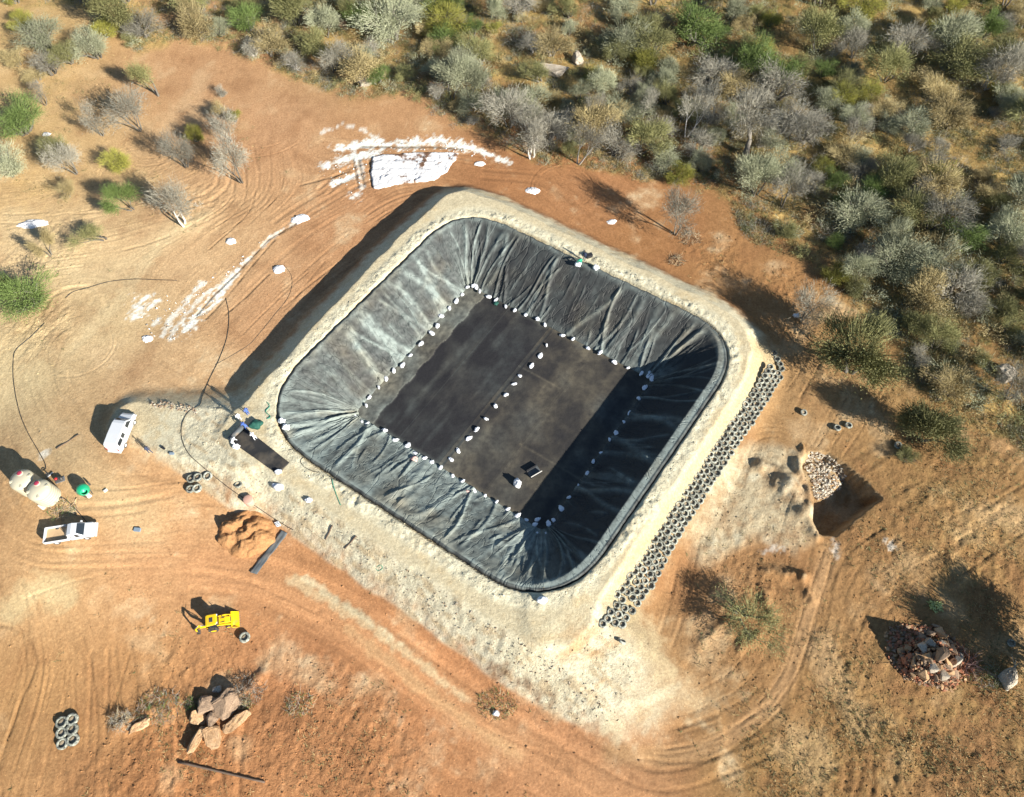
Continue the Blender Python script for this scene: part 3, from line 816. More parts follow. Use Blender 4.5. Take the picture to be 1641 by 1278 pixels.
for s in range(4):
    rows = [i for i in range(NP) if side_of[i] == s]
    # keep the run contiguous round the wrap
    st = next(i for i in rows if side_of[i - 1] != s)
    order = [(st + k) % NP for k in range(len(rows) + 1)]
    V = np.stack([FX[order].ravel(), FY[order].ravel(), FZ[order].ravel()], 1) - pc
    n = len(order); idx = np.arange(n * ncol).reshape(n, ncol)
    q = np.stack([idx[:-1, :-1], idx[1:, :-1], idx[1:, 1:], idx[:-1, 1:]], -1).reshape(-1, 4)
    me = np_mesh('slope_sheet', V, q, True, LINER)
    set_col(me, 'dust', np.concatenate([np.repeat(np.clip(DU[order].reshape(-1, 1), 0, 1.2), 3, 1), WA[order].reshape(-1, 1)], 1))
    fo = np.concatenate([np.zeros((len(order), 4)), VV[order] * 9], 1); so = np.repeat(S[order][:, None], ncol, 1); so[-1] = np.where(S[order[-1]] < S[order[0]], S[order[-1]] + PERIM, so[-1])
    set_col(me, 'fold', np.stack([so.ravel() * .75, fo.ravel() * .24 + so.ravel() * .10, np.zeros(so.size)], 1))
    link('slope_sheet', me, pond)

def bil(u, v):      # floor point: u from left to right along the top side, v from the top side to the bottom side
    a, b, c2, d2 = TOEQ[0], TOEQ[1], TOEQ[2], TOEQ[3]
    return ((a[None] * (1 - u)[:, None] + b[None] * u[:, None]) * (1 - v)[:, None] + (d2[None] * (1 - u)[:, None] + c2[None] * u[:, None]) * v[:, None])
cuts = [0.0, .235, .47, .70, 1.0]
nsh = [(20, 0.0, .15, .04), (20, .004, .35, .10), (20, 0, .9, .75), (26, .006, .95, .70)]
floor_dust = []
for k in range(4):
    u0, u1 = cuts[k] - .012, cuts[k + 1] + .012
    nu, nv = nsh[k][0] * 3, 240
    U, Vq = np.meshgrid(np.linspace(max(u0, -.02), min(u1, 1.02), nu), np.linspace(-.02, 1.02, nv), indexing='ij')
    P = bil(U.ravel(), Vq.ravel())
    z = FLOORZ + .02 + k * .006 + fbm(P[:, 0], P[:, 1], 3.0, 3, 101) * .035 + np.abs(fbm(P[:, 0], P[:, 1], 1.1, 2, 102)) * .03
    z += .02 * np.exp(-((U.ravel() - u1 + .004) / .006) ** 2)
    e = np.minimum(np.minimum(U, 1 - U), np.minimum(Vq, 1 - Vq)).ravel()
    st1 = fbm(U.ravel() * 44, Vq.ravel() * 5, 2.2, 4, 103); st2 = fbm(P[:, 0], P[:, 1], 2.5, 4, 104)
    dst = .045 + .42 * np.clip(st1, -.1, 1) + .20 * np.clip(st2, -.3, 1) + nsh[k][3] * .35 * (1 + st2)
    dst += .5 * sstep(.03, -.01, e)
    lap = (U.ravel() < .095 + .006 * np.sin(Vq.ravel() * 40)) & (k == 0)
    dst += lap * (.75 + .5 * st2); z = z + lap * (.04 + .10 * np.clip(np.abs(fbm(P[:, 0], P[:, 1], .9, 3, 107)), 0, 1))
    dst += .30 * np.exp(-((Vq.ravel() - (.30 if k == 2 else .68)) / .006) ** 2) * (k >= 2)
    dst += .2 * np.exp(-((U.ravel() - u1 + .01) / .004) ** 2)
    wrm = np.clip(nsh[k][2] + .8 * fbm(P[:, 0], P[:, 1], 5, 3, 105), 0, 1)
    idx = np.arange(nu * nv).reshape(nu, nv)
    q = np.stack([idx[:-1, :-1], idx[:-1, 1:], idx[1:, 1:], idx[1:, :-1]], -1).reshape(-1, 4)
    me = np_mesh('floor_sheet', np.stack([P[:, 0], P[:, 1], z], 1) - pc, q, True, LINER)
    set_col(me, 'dust', np.concatenate([np.repeat(np.clip(dst, 0, 1)[:, None] * .50, 3, 1), wrm[:, None]], 1))
    set_col(me, 'fold', np.full((len(P), 3), 0.37))
    link('floor_sheet', me, pond)

def ordinal(n):
    ones = ['', 'first', 'second', 'third', 'fourth', 'fifth', 'sixth', 'seventh', 'eighth', 'ninth', 'tenth', 'eleventh', 'twelfth', 'thirteenth', 'fourteenth', 'fifteenth', 'sixteenth', 'seventeenth', 'eighteenth', 'nineteenth']
    if n < 20: return ones[n]
    t = {2: ('twenty', 'twentieth'), 3: ('thirty', 'thirtieth'), 4: ('forty', 'fortieth'), 5: ('fifty', 'fiftieth')}[n // 10]
    return t[1] if n % 10 == 0 else t[0] + '-' + ones[n % 10]
# ------------------------------------------------------------------ sandbags
BAGM = plain('woven_white_bag', (.70, .71, .73), .75, var=.06, scale=9, bump=.3, dirt=(.55, .48, .38), dirt_amt=.18)
def bag_mesh(seed, flat=1.0):
    r = random.Random(seed)
    n, k = 12, 7; rings = []
    L, W, T = .40 + r.uniform(-.05, .06), .25 + r.uniform(-.03, .04), .14 * flat + r.uniform(-.02, .02)
    bend = r.uniform(-.35, .35)
    for i in range(k):
        t = -1 + 2 * i / (k - 1)
        e = (1 - abs(t) ** 3.2) ** .5 if abs(t) < 1 else 0
        e = max(e, .34 if t > 0 else .22)
        ring = []
        for j in range(n):
            a = 2 * math.pi * j / n
            ca, sa = math.cos(a), math.sin(a)
            ring.append((t * L + r.uniform(-.03, .03), W * e * math.copysign(abs(ca) ** .8, ca) * (1 + r.uniform(-.16, .16)) + bend * t * t * .25, T + T * e * math.copysign(abs(sa) ** .9, sa) * (1 + r.uniform(-.22, .22)) * (1 if abs(t) < .95 else .5)))
        rings.append(ring)
    b = MB().loft(rings)
    # tied ear at one end
    b.loft([[(L * .98, -.05, T * .9), (L * .98, .05, T * .9), (L * .98, .05, T * 1.1), (L * .98, -.05, T * 1.1)], [(L * 1.22, -.13, T * .8), (L * 1.22, .12, T * .9), (L * 1.22, .12, T * 1.05), (L * 1.22, -.13, T * .95)]])
    return b.mesh('sandbag', BAGM, False)
BAGS = [bag_mesh(i) for i in range(5)] + [bag_mesh(9, 1.5)]
def liner_z(px, py, v_guess):
    g = G(px, py, CREST - DEPTH * v_guess); return g
def add_bag(px, py, z, label, group, rz=None, tilt=0.0, scale=None):
    g = G(px, py, z)
    o = link('sandbag', BAGS[random.randrange(6)], None, None, g, random.uniform(0, 6.28) if rz is None else rz)
    s = random.uniform(.66, .98) if scale is None else scale
    o.scale = (s * random.uniform(.9, 1.2), s * random.uniform(.8, 1.25), s * random.uniform(.8, 1.3))
    o.rotation_euler.x = tilt + random.gauss(0, .06); o.rotation_euler.y = random.gauss(0, .06)
    return tag(o, label, 'sandbag', group)
FZ_ = FLOORZ + .04
rows = [
 ('sandbag from the powder-bed corner along the sunlit slope foot', 'sandbags along the foot of the sunlit slope', FZ_ + .25,
  [(741, 472), (730, 483), (719, 493), (707, 509), (701, 523), (690, 536), (674, 551), (657, 571), (645, 586), (633, 594), (620, 607), (606.5, 621), (594, 636), (588, 651)]),
 ('sandbag from the powder-bed corner along the dark bush-side slope foot', 'sandbags along the foot of the bush-side slope', FZ_ + .12,
  [(783, 477), (793, 480), (811, 490), (828, 498), (842, 504), (859, 513), (874, 521), (902, 538), (919, 545), (944, 557), (961, 566), (986, 580), (1006, 589)]),
 ('sandbag from the bush-side end of the shaded line nearest the tyre wall', 'sandbags in the shaded line', FZ_ + .15,
  [(1038, 605), (1032, 623), (1023, 640), (1009, 664), (1000, 677), (987, 694), (977, 705), (965, 727), (951, 742), (939, 760), (925, 779), (912, 797), (898, 816), (888, 833)]),
 ('sandbag from the mat corner along the dusty road-side slope foot', 'sandbags along the foot of the road-side slope', FZ_ + .12,
  [(617, 690), (633, 705), (652, 716), (666, 728), (680, 737), (692, 743), (708, 751), (725, 763), (744, 772), (761, 786), (776, 796), (795, 806), (812, 816), (829, 827)]),
 ('sandbag from the bush-side end of the line across the pond floor', 'sandbags across the middle of the floor', FZ_,
  [(877, 556), (864, 572), (852, 587), (834, 602), (824, 618), (810, 634), (795, 653), (780, 672), (765, 690), (751, 703), (736, 723), (724, 736)]),
]
for lab, grp, z, pts in rows:
    for k, (a, b) in enumerate(pts): add_bag(a + random.gauss(0, 1.0), b + random.gauss(0, .9), z, ordinal(k + 1) + ' ' + lab, grp)
for lab, grp, z, pts in (
 ('white sandbag clustered at the pond corner nearest the white powder bed', 'sandbags clustered at the top corner', FZ_ + .35, [(749, 461), (759, 459), (763, 461), (769, 468)]),
 ('white sandbag in the little cluster at the pond corner nearest the black mat', 'sandbags clustered at the mat corner', FZ_ + .35, [(568, 667), (580, 677), (588, 680)]),
 ('shaded sandbag scattered at the lower pond corner nearest the ragged end of the wall', 'sandbags clustered at the lower corner', FZ_ + .25, [(844, 834), (861, 833), (857, 841), (879, 840), (860, 857), (874, 857), (861, 868)]),
 ('shaded sandbag heaped at the pond corner beside the bush-side end of the tyre wall', 'sandbags heaped at the far shaded corner', FZ_ + .3, [(1028, 599), (1041, 597), (1047, 596), (1046, 603), (1044, 608)])):
    for a, b in pts: add_bag(a, b, z, lab, grp)

# ------------------------------------------------------------------ tyres
def tyre_material(name, col, dusty):
    m, nt, p = mat_base(name)
    geo = nnode(nt, 'ShaderNodeNewGeometry'); oi = nnode(nt, 'ShaderNodeObjectInfo')
    nz = noise_tex(nt, 5.0, 5, .65, geo.outputs['Position'])
    c = mix_rgb(nt, col, dusty, ramp(nt, nz.outputs[0], .35, .68))
    v = nnode(nt, 'ShaderNodeMapRange'); v.inputs[3].default_value = .65; v.inputs[4].default_value = 1.35; nt.links.new(oi.outputs['Random'], v.inputs[0])
    hs = nnode(nt, 'ShaderNodeHueSaturation'); nt.links.new(c, hs.inputs['Color']); nt.links.new(v.outputs[0], hs.inputs['Value'])
    nt.links.new(hs.outputs[0], p.inputs['Base Color'])
    p.inputs['Roughness'].default_value = .8; p.inputs['Specular IOR Level'].default_value = .3
    return m
TYRE = tyre_material('weathered_tyre_rubber', (.05, .05, .045), (.46, .46, .37))
TFILL = plain('soil_in_tyre', (.34, .27, .18), .95, var=.3, scale=6, bump=.5)
def tyre_mesh(R=.45, r=.245, h=.25):
    prof = [(r, h * .20), (r + .015, h * .06), (r + .05, 0), (R - .06, 0.004), (R - .015, h * .12), (R, h * .3), (R, h * .7), (R - .015, h * .88), (R - .06, h * .996), (r + .05, h), (r + .015, h * .94), (r, h * .80),
            (r + .03, h * .72), (R - .06, h * .62), (R - .045, h * .5), (R - .06, h * .38), (r + .03, h * .28)]
    mb = MB().lathe(prof, 22, close=True)
    mb.lathe([(.01, h * .42), (r * .6, h * .38), (R - .07, h * .22), (R - .07, h * .12), (.01, h * .12)], 14, 1)
    return mb.mesh('tyre', [TYRE, TFILL], True)
TYRES = [tyre_mesh(), tyre_mesh(.465, .26, .27), tyre_mesh(.43, .235, .24), tyre_mesh(.45, .27, .25)]
def add_tyre(p, label, group=None, tilt=(0, 0), scale=1.0):
    o = link('tyre', TYRES[random.randrange(4)], None, None, p, random.uniform(0, 6.28))
    o.rotation_euler.x, o.rotation_euler.y = tilt
    o.scale = (scale,) * 3
    return tag(o, label, 'tyre', group)
top_row = [(1235, 588), (1194, 650), (1155, 705), (1123, 755), (1092, 802), (1065, 842), (1033, 893), (1002, 936), (984, 960)]
bot_row = [(1251, 600), (1211, 667), (1179, 712), (1148, 759), (1117, 809), (1091, 849), (1073, 879), (1050, 927), (1019, 969)]
def walk(P, step):
    P = np.asarray(P); L = np.concatenate([[0], np.cumsum(np.linalg.norm(np.diff(P, axis=0), axis=1))])
    s = np.arange(0, L[-1], step)
    return np.stack([np.interp(s, L, P[:, 0]), np.interp(s, L, P[:, 1])], 1)
WALLZ = [1.62, 1.18, .72, .28]
Atop = np.array([G(a, b, WALLZ[0] + .2)[:2] for a, b in top_row]); Abot = np.array([G(a, b, WALLZ[3] + .2)[:2] for a, b in bot_row])
Pt, Pb = walk(Atop, .1), walk(Abot, .1)
n_al = int(np.linalg.norm(np.diff(Atop, axis=0), axis=1).sum() / .86)
row_lab = ['tyre in the uppermost row of the long tyre wall, against the pale bank', 'tyre in the second row from the top of the long tyre wall', 'tyre in the third row from the top of the long tyre wall', 'tyre in the lowest row of the long tyre wall, beside the brown track']
wall_zone = []
for r in range(4):
    for i in range(n_al + 1):
        t = (i + (.5 if r % 2 else 0)) / (n_al + .5)
        a = Pt[min(int(t * (len(Pt) - 1)), len(Pt) - 1)]; b = Pb[min(int(t * (len(Pb) - 1)), len(Pb) - 1)]
        p = a * (1 - r / 3) + b * (r / 3) + np.array([random.gauss(0, .05), random.gauss(0, .05)])
        z = max(WALLZ[r] * (1 - .12 * t) + random.gauss(0, .03), hz(p[0], p[1]) + .02)
        add_tyre((p[0], p[1], z), '%s tyre from the bush-side end in the %s row of the tyre wall' % (ordinal(i + 1), ('uppermost', 'second', 'third', 'lowest')[r]), 'tyres of the long tyre wall', (random.gauss(0, .09), random.gauss(0, .09)), random.uniform(.92, 1.04))
for i, (a, b) in enumerate(((1240, 568), (1245, 577), (1249, 585), (1252, 592))):
    add_tyre(G(a, b, .55), 'tyre in the single file rising round the bush-side end of the tyre wall', 'tyres rising round the end of the wall', (random.gauss(0, .1), random.gauss(0, .1)))
for kq, (a, b) in enumerate(((974, 992), (986, 998), (997, 1001), (966, 1000), (979, 981), (991, 985), (1003, 990), (988, 970), (1001, 975), (1013, 979))):
    g = GT(a, b, .2); add_tyre((g[0], g[1], g[2] + .02), 'tyre in the ragged lower end of the tyre wall, ' + ('second one of the last row', 'third one of the last row', 'rightmost one of the last row', 'very last one standing out', 'left one of the second-last row', 'middle one of the second-last row', 'right one of the second-last row', 'left one of the third-last row', 'middle one of the third-last row', 'right one of the third-last row')[kq], 'tyres at the ragged end of the wall', (random.gauss(0, .05), random.gauss(0, .05)))
def loose(px, py, label, group=None, up=0.0, tilt=(0, 0), scale=1.0):
    g = GT(px, py, .15 + up); add_tyre((g[0], g[1], g[2] + up + .01), label, group, tilt, scale)
loose(996, 1029, 'lone tyre standing tilted just past the lower end of the tyre wall', None, .12, (.5, .9))
loose(1288, 661, 'lone tyre on the brown track near the bush-side end of the tyre wall', None, .1, (.1, .15))
loose(1342, 686, 'nearer tyre of the touching pair above the rubble pit', None, .1, (.1, .12))
loose(1360, 682, 'further tyre of the touching pair above the rubble pit', None, .1, (-.1, .12))
loose(1439, 713, 'tyre lying in rough soil beneath the spreading tree right of the pit', None, 0, (.2, .3))
loose(392, 1022, 'lone tyre on orange soil beside the yellow backhoe loader', None, .22, (.05, .05), 1.3)
loose(382, 777, 'tyre half sunk in pale gravel near the reddish drum', None, 0, (.1, .1))
loose(333, 763, 'tyre standing apart on the right of the dark tyre stack', None, .1, (.05, .1), 1.2)
for k, (a, b) in enumerate(((317, 765), (306, 767), (316, 783), (305, 784))):
    nm = ('furthest right', 'rear', 'front right', 'front left')[k]
    for lev in range(2):
        loose(a, b, '%s one of the %s pair in the dark tyre stack by the gravel edge' % (('lower', 'upper')[lev], nm), 'tyres of the dark stack', .30 * lev, (random.gauss(0, .03), random.gauss(0, .05)), 1.18)
six = [(99, 1158), (116, 1153), (99, 1175), (116, 1169), (100, 1192), (117, 1186)]
for k, (a, b) in enumerate(six):
    loose(a, b, 'pale tyre in the block of six, %s row, %s one' % (('top', 'middle', 'bottom')[k // 2], ('left', 'right')[k % 2]), 'block of six tyres', .10, (random.gauss(0, .04), random.gauss(0, .04)), 1.34)

# ------------------------------------------------------------------ trees and bushes
def leaf_material(name, c0, c1, rough=.75):
    m, nt, p = mat_base(name)
    oi = nnode(nt, 'ShaderNodeObjectInfo'); geo = nnode(nt, 'ShaderNodeNewGeometry')
    nz = noise_tex(nt, .9, 4, .6, geo.outputs['Position'])
    c = mix_rgb(nt, c0, c1, ramp(nt, nz.outputs[0], .3, .7))
    v = nnode(nt, 'ShaderNodeMapRange'); v.inputs[3].default_value = .72; v.inputs[4].default_value = 1.3; nt.links.new(oi.outputs['Random'], v.inputs[0])
    hs = nnode(nt, 'ShaderNodeHueSaturation'); nt.links.new(c, hs.inputs['Color']); nt.links.new(v.outputs[0], hs.inputs['Value'])
    nt.links.new(hs.outputs[0], p.inputs['Base Color'])
    p.inputs['Roughness'].default_value = rough; p.inputs['Specular IOR Level'].default_value = .2
    return m
BARK = leaf_material('grey_bark', (.10, .088, .072), (.18, .16, .132))
BARKP = leaf_material('pale_bark', (.42, .39, .34), (.55, .51, .46))
LEAFM = {
    'bare': leaf_material('dry_grey_twigs', (.20, .186, .145), (.315, .295, .235)),
    'silver': leaf_material('silver_grey_leaves', (.215, .225, .135), (.335, .34, .225)),
    'olive': leaf_material('olive_leaves', (.155, .155, .058), (.25, .24, .105)),
    'drab': leaf_material('dry_drab_leaves', (.29, .23, .105), (.41, .33, .165)),
    'green': leaf_material('fresh_green_leaves', (.085, .125, .035), (.145, .195, .055)),
    'lime': leaf_material('yellow_green_leaves', (.19, .19, .04), (.28, .26, .055)),
}
def tree_proto(seed, kind, shape, dens=1.0, bark=None):
    """Unit-size plant (crown radius 1, height 1 before scaling): wood mesh and foliage mesh."""
    r = random.Random(seed)
    wood = MB(); tips = []
    stems, spread, low = {'bush': (6, .85, .10), 'tree': (1, .8, .42), 'multi': (3, .9, .28), 'umbrella': (2, 1.1, .35), 'thin': (2, .55, .45), 'sparse': (4, .9, .25)}[shape]
    def grow(p, d, ln, rad, lev):
        steps = 3; pts = [p.copy()]; rr = [rad]
        for i in range(steps):
            d = (d + Vector((r.gauss(0, .16), r.gauss(0, .16), r.gauss(.05, .10)))).normalized()
            p = p + d * (ln / steps); pts.append(p.copy()); rr.append(rad * (1 - .45 * (i + 1) / steps))
        wood.tube([tuple(q) for q in pts], rr, 5 if lev < 2 else 3, cap=False)
        if lev >= 3: tips.append((p, d)); return
        n = r.choice((2, 3, 3)) if lev < 2 else r.choice((2, 2, 3))
        for k in range(n):
            a = r.uniform(0, 6.28); out_ = Vector((math.cos(a), math.sin(a), r.uniform(-.25, .45) if shape != 'umbrella' else r.uniform(-.2, .2)))
            nd = (d * .75 + out_ * r.uniform(.55, .95) * spread).normalized()
            grow(pts[-1] if k else pts[-1], nd, ln * r.uniform(.58, .80), rr[-1] * .72, lev + 1)
        if lev >= 1: tips.append((p, d))
    for k in range(stems):
        a = 6.28 * k / stems + r.uniform(-.5, .5)
        tilt_ = r.uniform(.25, .55) if stems > 1 else r.uniform(0, .12)
        d = Vector((math.cos(a) * tilt_, math.sin(a) * tilt_, 1)).normalized()
        grow(Vector((math.cos(a) * .04, math.sin(a) * .04, -.03)), d, low + r.uniform(.0, .12), (.045 if stems < 3 else .028) * (1.2 if shape == 'tree' else 1), 0)
    T = np.array([list(p) for p, d in tips])
    # fit to unit size
    hh = max(T[:, 2].max(), .2); cr = np.percentile(np.hypot(T[:, 0] - T[:, 0].mean(), T[:, 1] - T[:, 1].mean()), 92)
    sx, sz = 1.0 / max(cr, .1), 1.0 / hh
    wood.v = [(x * sx, y * sx, z * sz) for x, y, z in wood.v]
    T = T * np.array([sx, sx, sz])
    g = np.random.default_rng(seed + 5)
    tri = []
    bare = kind == 'bare'
    n = int((3000 if bare else 8200) * dens)
    base = T[g.integers(0, len(T), n)] + g.normal(0, 1, (n, 3)) * np.array([.20, .20, .10])
    base[:, 2] = np.maximum(base[:, 2], .06)
    cen = np.array([T[:, 0].mean(), T[:, 1].mean(), T[:, 2].mean() * .6])
    od = base - cen; od /= np.linalg.norm(od, axis=1)[:, None] + 1e-6
    dr = od * (1.0 if bare else .35) + g.normal(0, .55 if bare else .8, (n, 3)); dr /= np.linalg.norm(dr, axis=1)[:, None]
    sdv = np.cross(dr, g.normal(0, 1, (n, 3))); sdv /= np.linalg.norm(sdv, axis=1)[:, None] + 1e-6
    if bare: L, W = g.uniform(.10, .30, n), g.uniform(.0035, .0085, n)
    else: L, W = g.uniform(.016, .050, n), g.uniform(.005, .0145, n)
    zsq = np.array([1, 1, .8])
    p0 = base - sdv * W[:, None] * zsq; p1 = base + sdv * W[:, None] * zsq
    p2 = base + dr * L[:, None] * zsq + sdv * W[:, None] * (.2 if bare else .8); p3 = base + dr * L[:, None] * zsq - sdv * W[:, None] * (.2 if bare else .8)
    V = np.stack([p0, p1, p2, p3], 1).reshape(-1, 3); F = np.arange(4 * n).reshape(n, 4)
    if not bare:      # some dry twigs stand out between the leaves
        nt_ = n // 5
        b2 = T[g.integers(0, len(T), nt_)] + g.normal(0, .14, (nt_, 3)) * np.array([1, 1, .6]); d2 = b2 - cen; d2 /= np.linalg.norm(d2, axis=1)[:, None] + 1e-6
        s2 = np.cross(d2, g.normal(0, 1, (nt_, 3))); s2 /= np.linalg.norm(s2, axis=1)[:, None] + 1e-6
        L2 = g.uniform(.12, .28, nt_)[:, None]
        V2 = np.stack([b2 - s2 * .007, b2 + s2 * .007, b2 + d2 * L2 + s2 * .002, b2 + d2 * L2 - s2 * .002], 1).reshape(-1, 3)
        F = np.concatenate([F, np.arange(4 * nt_).reshape(nt_, 4) + len(V)]); V = np.concatenate([V, V2])
    crown = np_mesh('crown', V, F, False, LEAFM[kind])
    trunk = wood.mesh('trunk', bark or BARK, True)
    return trunk, crown
PROTO = {}
def proto(kind, shape, i):
    key = (kind, shape, i)
    if key not in PROTO:
        PROTO[key] = tree_proto(hash((kind, shape, i)) % 9973 if False else sum(map(ord, kind + shape)) * 7 + i * 131, kind, shape, {'bush': 1.15, 'tree': 1.0, 'multi': 1.1, 'umbrella': 2.3, 'sparse': .62, 'thin': .7}[shape], BARKP if kind == 'bare' and i == 2 else None)
    return PROTO[key]
TREES = []
def add_tree(name, g, h, r, kind, shape, i, label, cat, group=None, lean=(0, 0)):
    t, c = proto(kind, shape, i)
    o = empty(name, (g[0], g[1], g[2] - .05), random.uniform(0, 6.28))
    o.scale = (r, r, h); o.rotation_euler.x, o.rotation_euler.y = lean
    link('trunk', t, o); link('crown', c, o)
    tag(o, label, cat, group); TREES.append((g[0], g[1], r))
    return o
named = [   # base pixel, height, crown radius, kind, shape, variant, label
 (388, 292, 6.2, 2.4, 'bare', 'multi', 0, 'leafless grey forked tree at the clearing edge, nearest the white powder bed'),
 (299, 269, 5.0, 2.0, 'bare', 'multi', 1, 'leafless blue-grey tree just left of the yellow-leaved sapling in the clearing'),
 (164, 218, 5.0, 1.7, 'bare', 'thin', 0, 'thin leafless tree standing alone in the middle of the upper left clearing'),
 (226, 210, 6.0, 2.6, 'bare', 'multi', 3, 'broad leafless grey tree casting a wide twiggy shadow in the clearing'),
 (369, 228, 4.6, 1.9, 'bare', 'multi', 0, 'small grey twiggy tree directly above the forked leafless tree'),
 (316, 226, 2.6, 1.1, 'lime', 'bush', 0, 'small yellow-green sapling between the grey twiggy trees'),
 (253, 154, 5.2, 1.9, 'olive', 'thin', 0, 'slim olive tree leaning at the bush edge above the clearing'),
 (358, 154, 1.4, .9, 'bare', 'bush', 1, 'low broken dead stump with splintered twigs by the graded soil'),
 (352, 186, 2.2, 1.2, 'drab', 'bush', 0, 'straw-coloured thin shrub beside the graded soil'),
 (378, 195, 2.0, 1.0, 'lime', 'bush', 1, 'pale yellowish low shrub at the right edge of the tree group'),
 (74, 169, 3.4, 1.4, 'bare', 'thin', 1, 'short sparse leafless tree near the left bushes'),
 (40, 212, 4.2, 3.3, 'green', 'bush', 0, 'large rounded green bush at the left edge of the clearing'),
 (124, 279, 5.0, 1.9, 'bare', 'multi', 1, 'grey leafless tree right of the large rounded green bush'),
 (19, 280, 3.6, 2.4, 'silver', 'bush', 0, 'silver-grey bush at the left edge below the large green bush'),
 (98, 262, 3.6, 1.9, 'olive', 'multi', 0, 'dark olive tree with a pale stem below the large green bush'),
 (196, 270, 2.8, 1.7, 'lime', 'bush', 2, 'yellow-green shrub in the open middle of the left clearing'),
 (213, 336, 4.2, 2.1, 'green', 'multi', 0, 'green leafy tree beside the tall bare tree near the powder streaks'),
 (294, 361, 6.6, 2.5, 'bare', 'multi', 2, 'tall pale-stemmed bare tree nearest the white powder streaks'),
 (82, 410, 3.4, 1.6, 'drab', 'thin', 0, 'leaning dry yellowish tree beside the white patch at the left'),
 (168, 384, 2.6, 1.9, 'olive', 'thin', 1, 'low sprawling half-bare shrub in the pale sandy clearing'),
 (110, 317, 2.6, 1.4, 'drab', 'thin', 1, 'thin crooked dry shrub under the grey leafless tree'),
 (50, 488, 3.6, 3.4, 'green', 'bush', 1, 'large spreading green bush beside the black hose at the left'),
 (20, 470, 3.0, 1.8, 'olive', 'bush', 1, 'dull olive bush at the left border behind the spreading green bush'),
 (1360, 598, 6.6, 4.1, 'olive', 'umbrella', 0, 'large spreading olive-green tree with dark forked stem right of the pond'),
 (1475, 703, 5.2, 3.5, 'olive', 'umbrella', 1, 'rounded grey-green tree above the lone tyre right of the pit'),
 (1082, 376, 7.0, 2.3, 'bare', 'multi', 3, 'tall lone leafless tree beside the bank, long shadow on brown soil'),
 (1284, 513, 5.6, 2.3, 'bare', 'multi', 0, 'lone grey twiggy tree beside the white bag above the tyre wall'),
 (1186, 986, 3.2, 3.0, 'olive', 'sparse', 1, 'wide half-bare green tree below the pit, beside the tyre wall'),
 (1196, 253, 7.5, 3.4, 'bare', 'tree', 0, 'tall grey tree with a dark trunk inside the bush edge'),
 (950, 197, 5.0, 1.3, 'bare', 'thin', 2, 'slim tree with a white trunk left of its twin in the bush'),
 (1030, 189, 5.0, 1.4, 'bare', 'thin', 2, 'slim white-trunked tree in a tan gap of the bush'),
 (1099, 220, 6.0, 1.9, 'bare', 'thin', 2, 'pale-trunked leafless tree in a shaded hollow of the bush'),
 (926, 263, 6.0, 1.9, 'bare', 'thin', 2, 'white-stemmed tree at the very edge of the bush above the bank'),
 (851, 253, 6.0, 2.4, 'bare', 'multi', 2, 'pale forked tree at the bush edge right of the white powder bed'),
 (1141, 232, 2.6, 1.3, 'silver', 'bush', 1, 'small bright silver shrub alone in the dark bush'),
 (716, 52, 4.2, 3.3, 'lime', 'bush', 0, 'vivid yellow-green round bush near the top of the picture'),
 (1112, 66, 5.0, 4.2, 'green', 'bush', 2, 'largest fresh green bush near the top of the picture'),
 (1240, 136, 4.0, 2.9, 'green', 'bush', 0, 'round mid-green bush below and right of the largest green bush'),
 (1040, 112, 3.2, 2.6, 'lime', 'bush', 1, 'yellowish green bush below and left of the largest green bush'),
 (1332, 300, 2.4, 1.6, 'green', 'bush', 1, 'small vivid green shrub in the middle of the right bush'),
 (1315, 280, 2.2, 1.5, 'lime', 'bush', 2, 'small yellow-green shrub touching the vivid green one'),
 (1520, 112, 4.6, 4.4, 'olive', 'bush', 0, 'very wide olive-yellow bush towards the upper right corner'),
 (1574, 58, 4.2, 2.0, 'green', 'bush', 2, 'tall bright green bush near the upper right corner'),
 (1386, 160, 2.8, 1.9, 'lime', 'bush', 0, 'lone lime-green shrub in the upper right bush'),
 (630, 62, 5.2, 4.4, 'silver', 'bush', 0, 'big grey-green tree near the top, left of the vivid yellow bush'),
 (465, 16, 3.0, 1.9, 'lime', 'bush', 2, 'yellow shrub at the top border above the graded soil'),
 (400, 46, 3.2, 2.5, 'green', 'bush', 1, 'green bush at the top border left of the yellow shrub'),
 (1422, 440, 4.4, 3.6, 'silver', 'bush', 1, 'big pale silvery bush in the dark bush right of the pond'),
 (1482, 432, 4.0, 3.0, 'silver', 'bush', 0, 'silvery grey bush immediately right of the big pale silvery one'),
 (42, 48, 2.6, 1.8, 'lime', 'bush', 1, 'round yellow shrub in the upper left corner'),
 (172, 58, 2.8, 2.0, 'lime', 'bush', 2, 'yellow-green round bush behind the grey-green one at upper left'),
 (158, 92, 4.0, 2.6, 'silver', 'bush', 1, 'grey-green bush with a dark shaded base at upper left'),
 (80, 80, 4.2, 2.9, 'silver', 'bush', 0, 'large silvery bush right of the round yellow corner shrub'),
 (112, 100, 3.4, 2.2, 'olive', 'bush', 2, 'olive bush between the two silvery bushes at upper left'),
 (84, 118, 3.6, 2.0, 'bare', 'bush', 0, 'grey leafless bush at the lower end of the upper left clump'),
 (30, 105, 2.4, 1.9, 'drab', 'bush', 1, 'straw-brown bush at the left border under the corner shrubs'),
 (60, 130, 1.8, 1.7, 'drab', 'bush', 2, 'low brownish bush below the upper left clump'),
 (1700, 1082, 6.0, 4.0, 'olive', 'umbrella', 0, 'tree beyond the right border whose shadow falls by the rock pile'),
 (1452, 730, 1.3, 1.1, 'olive', 'bush', 2, 'low dark shrub right of the lone tyre in rough soil'),
]
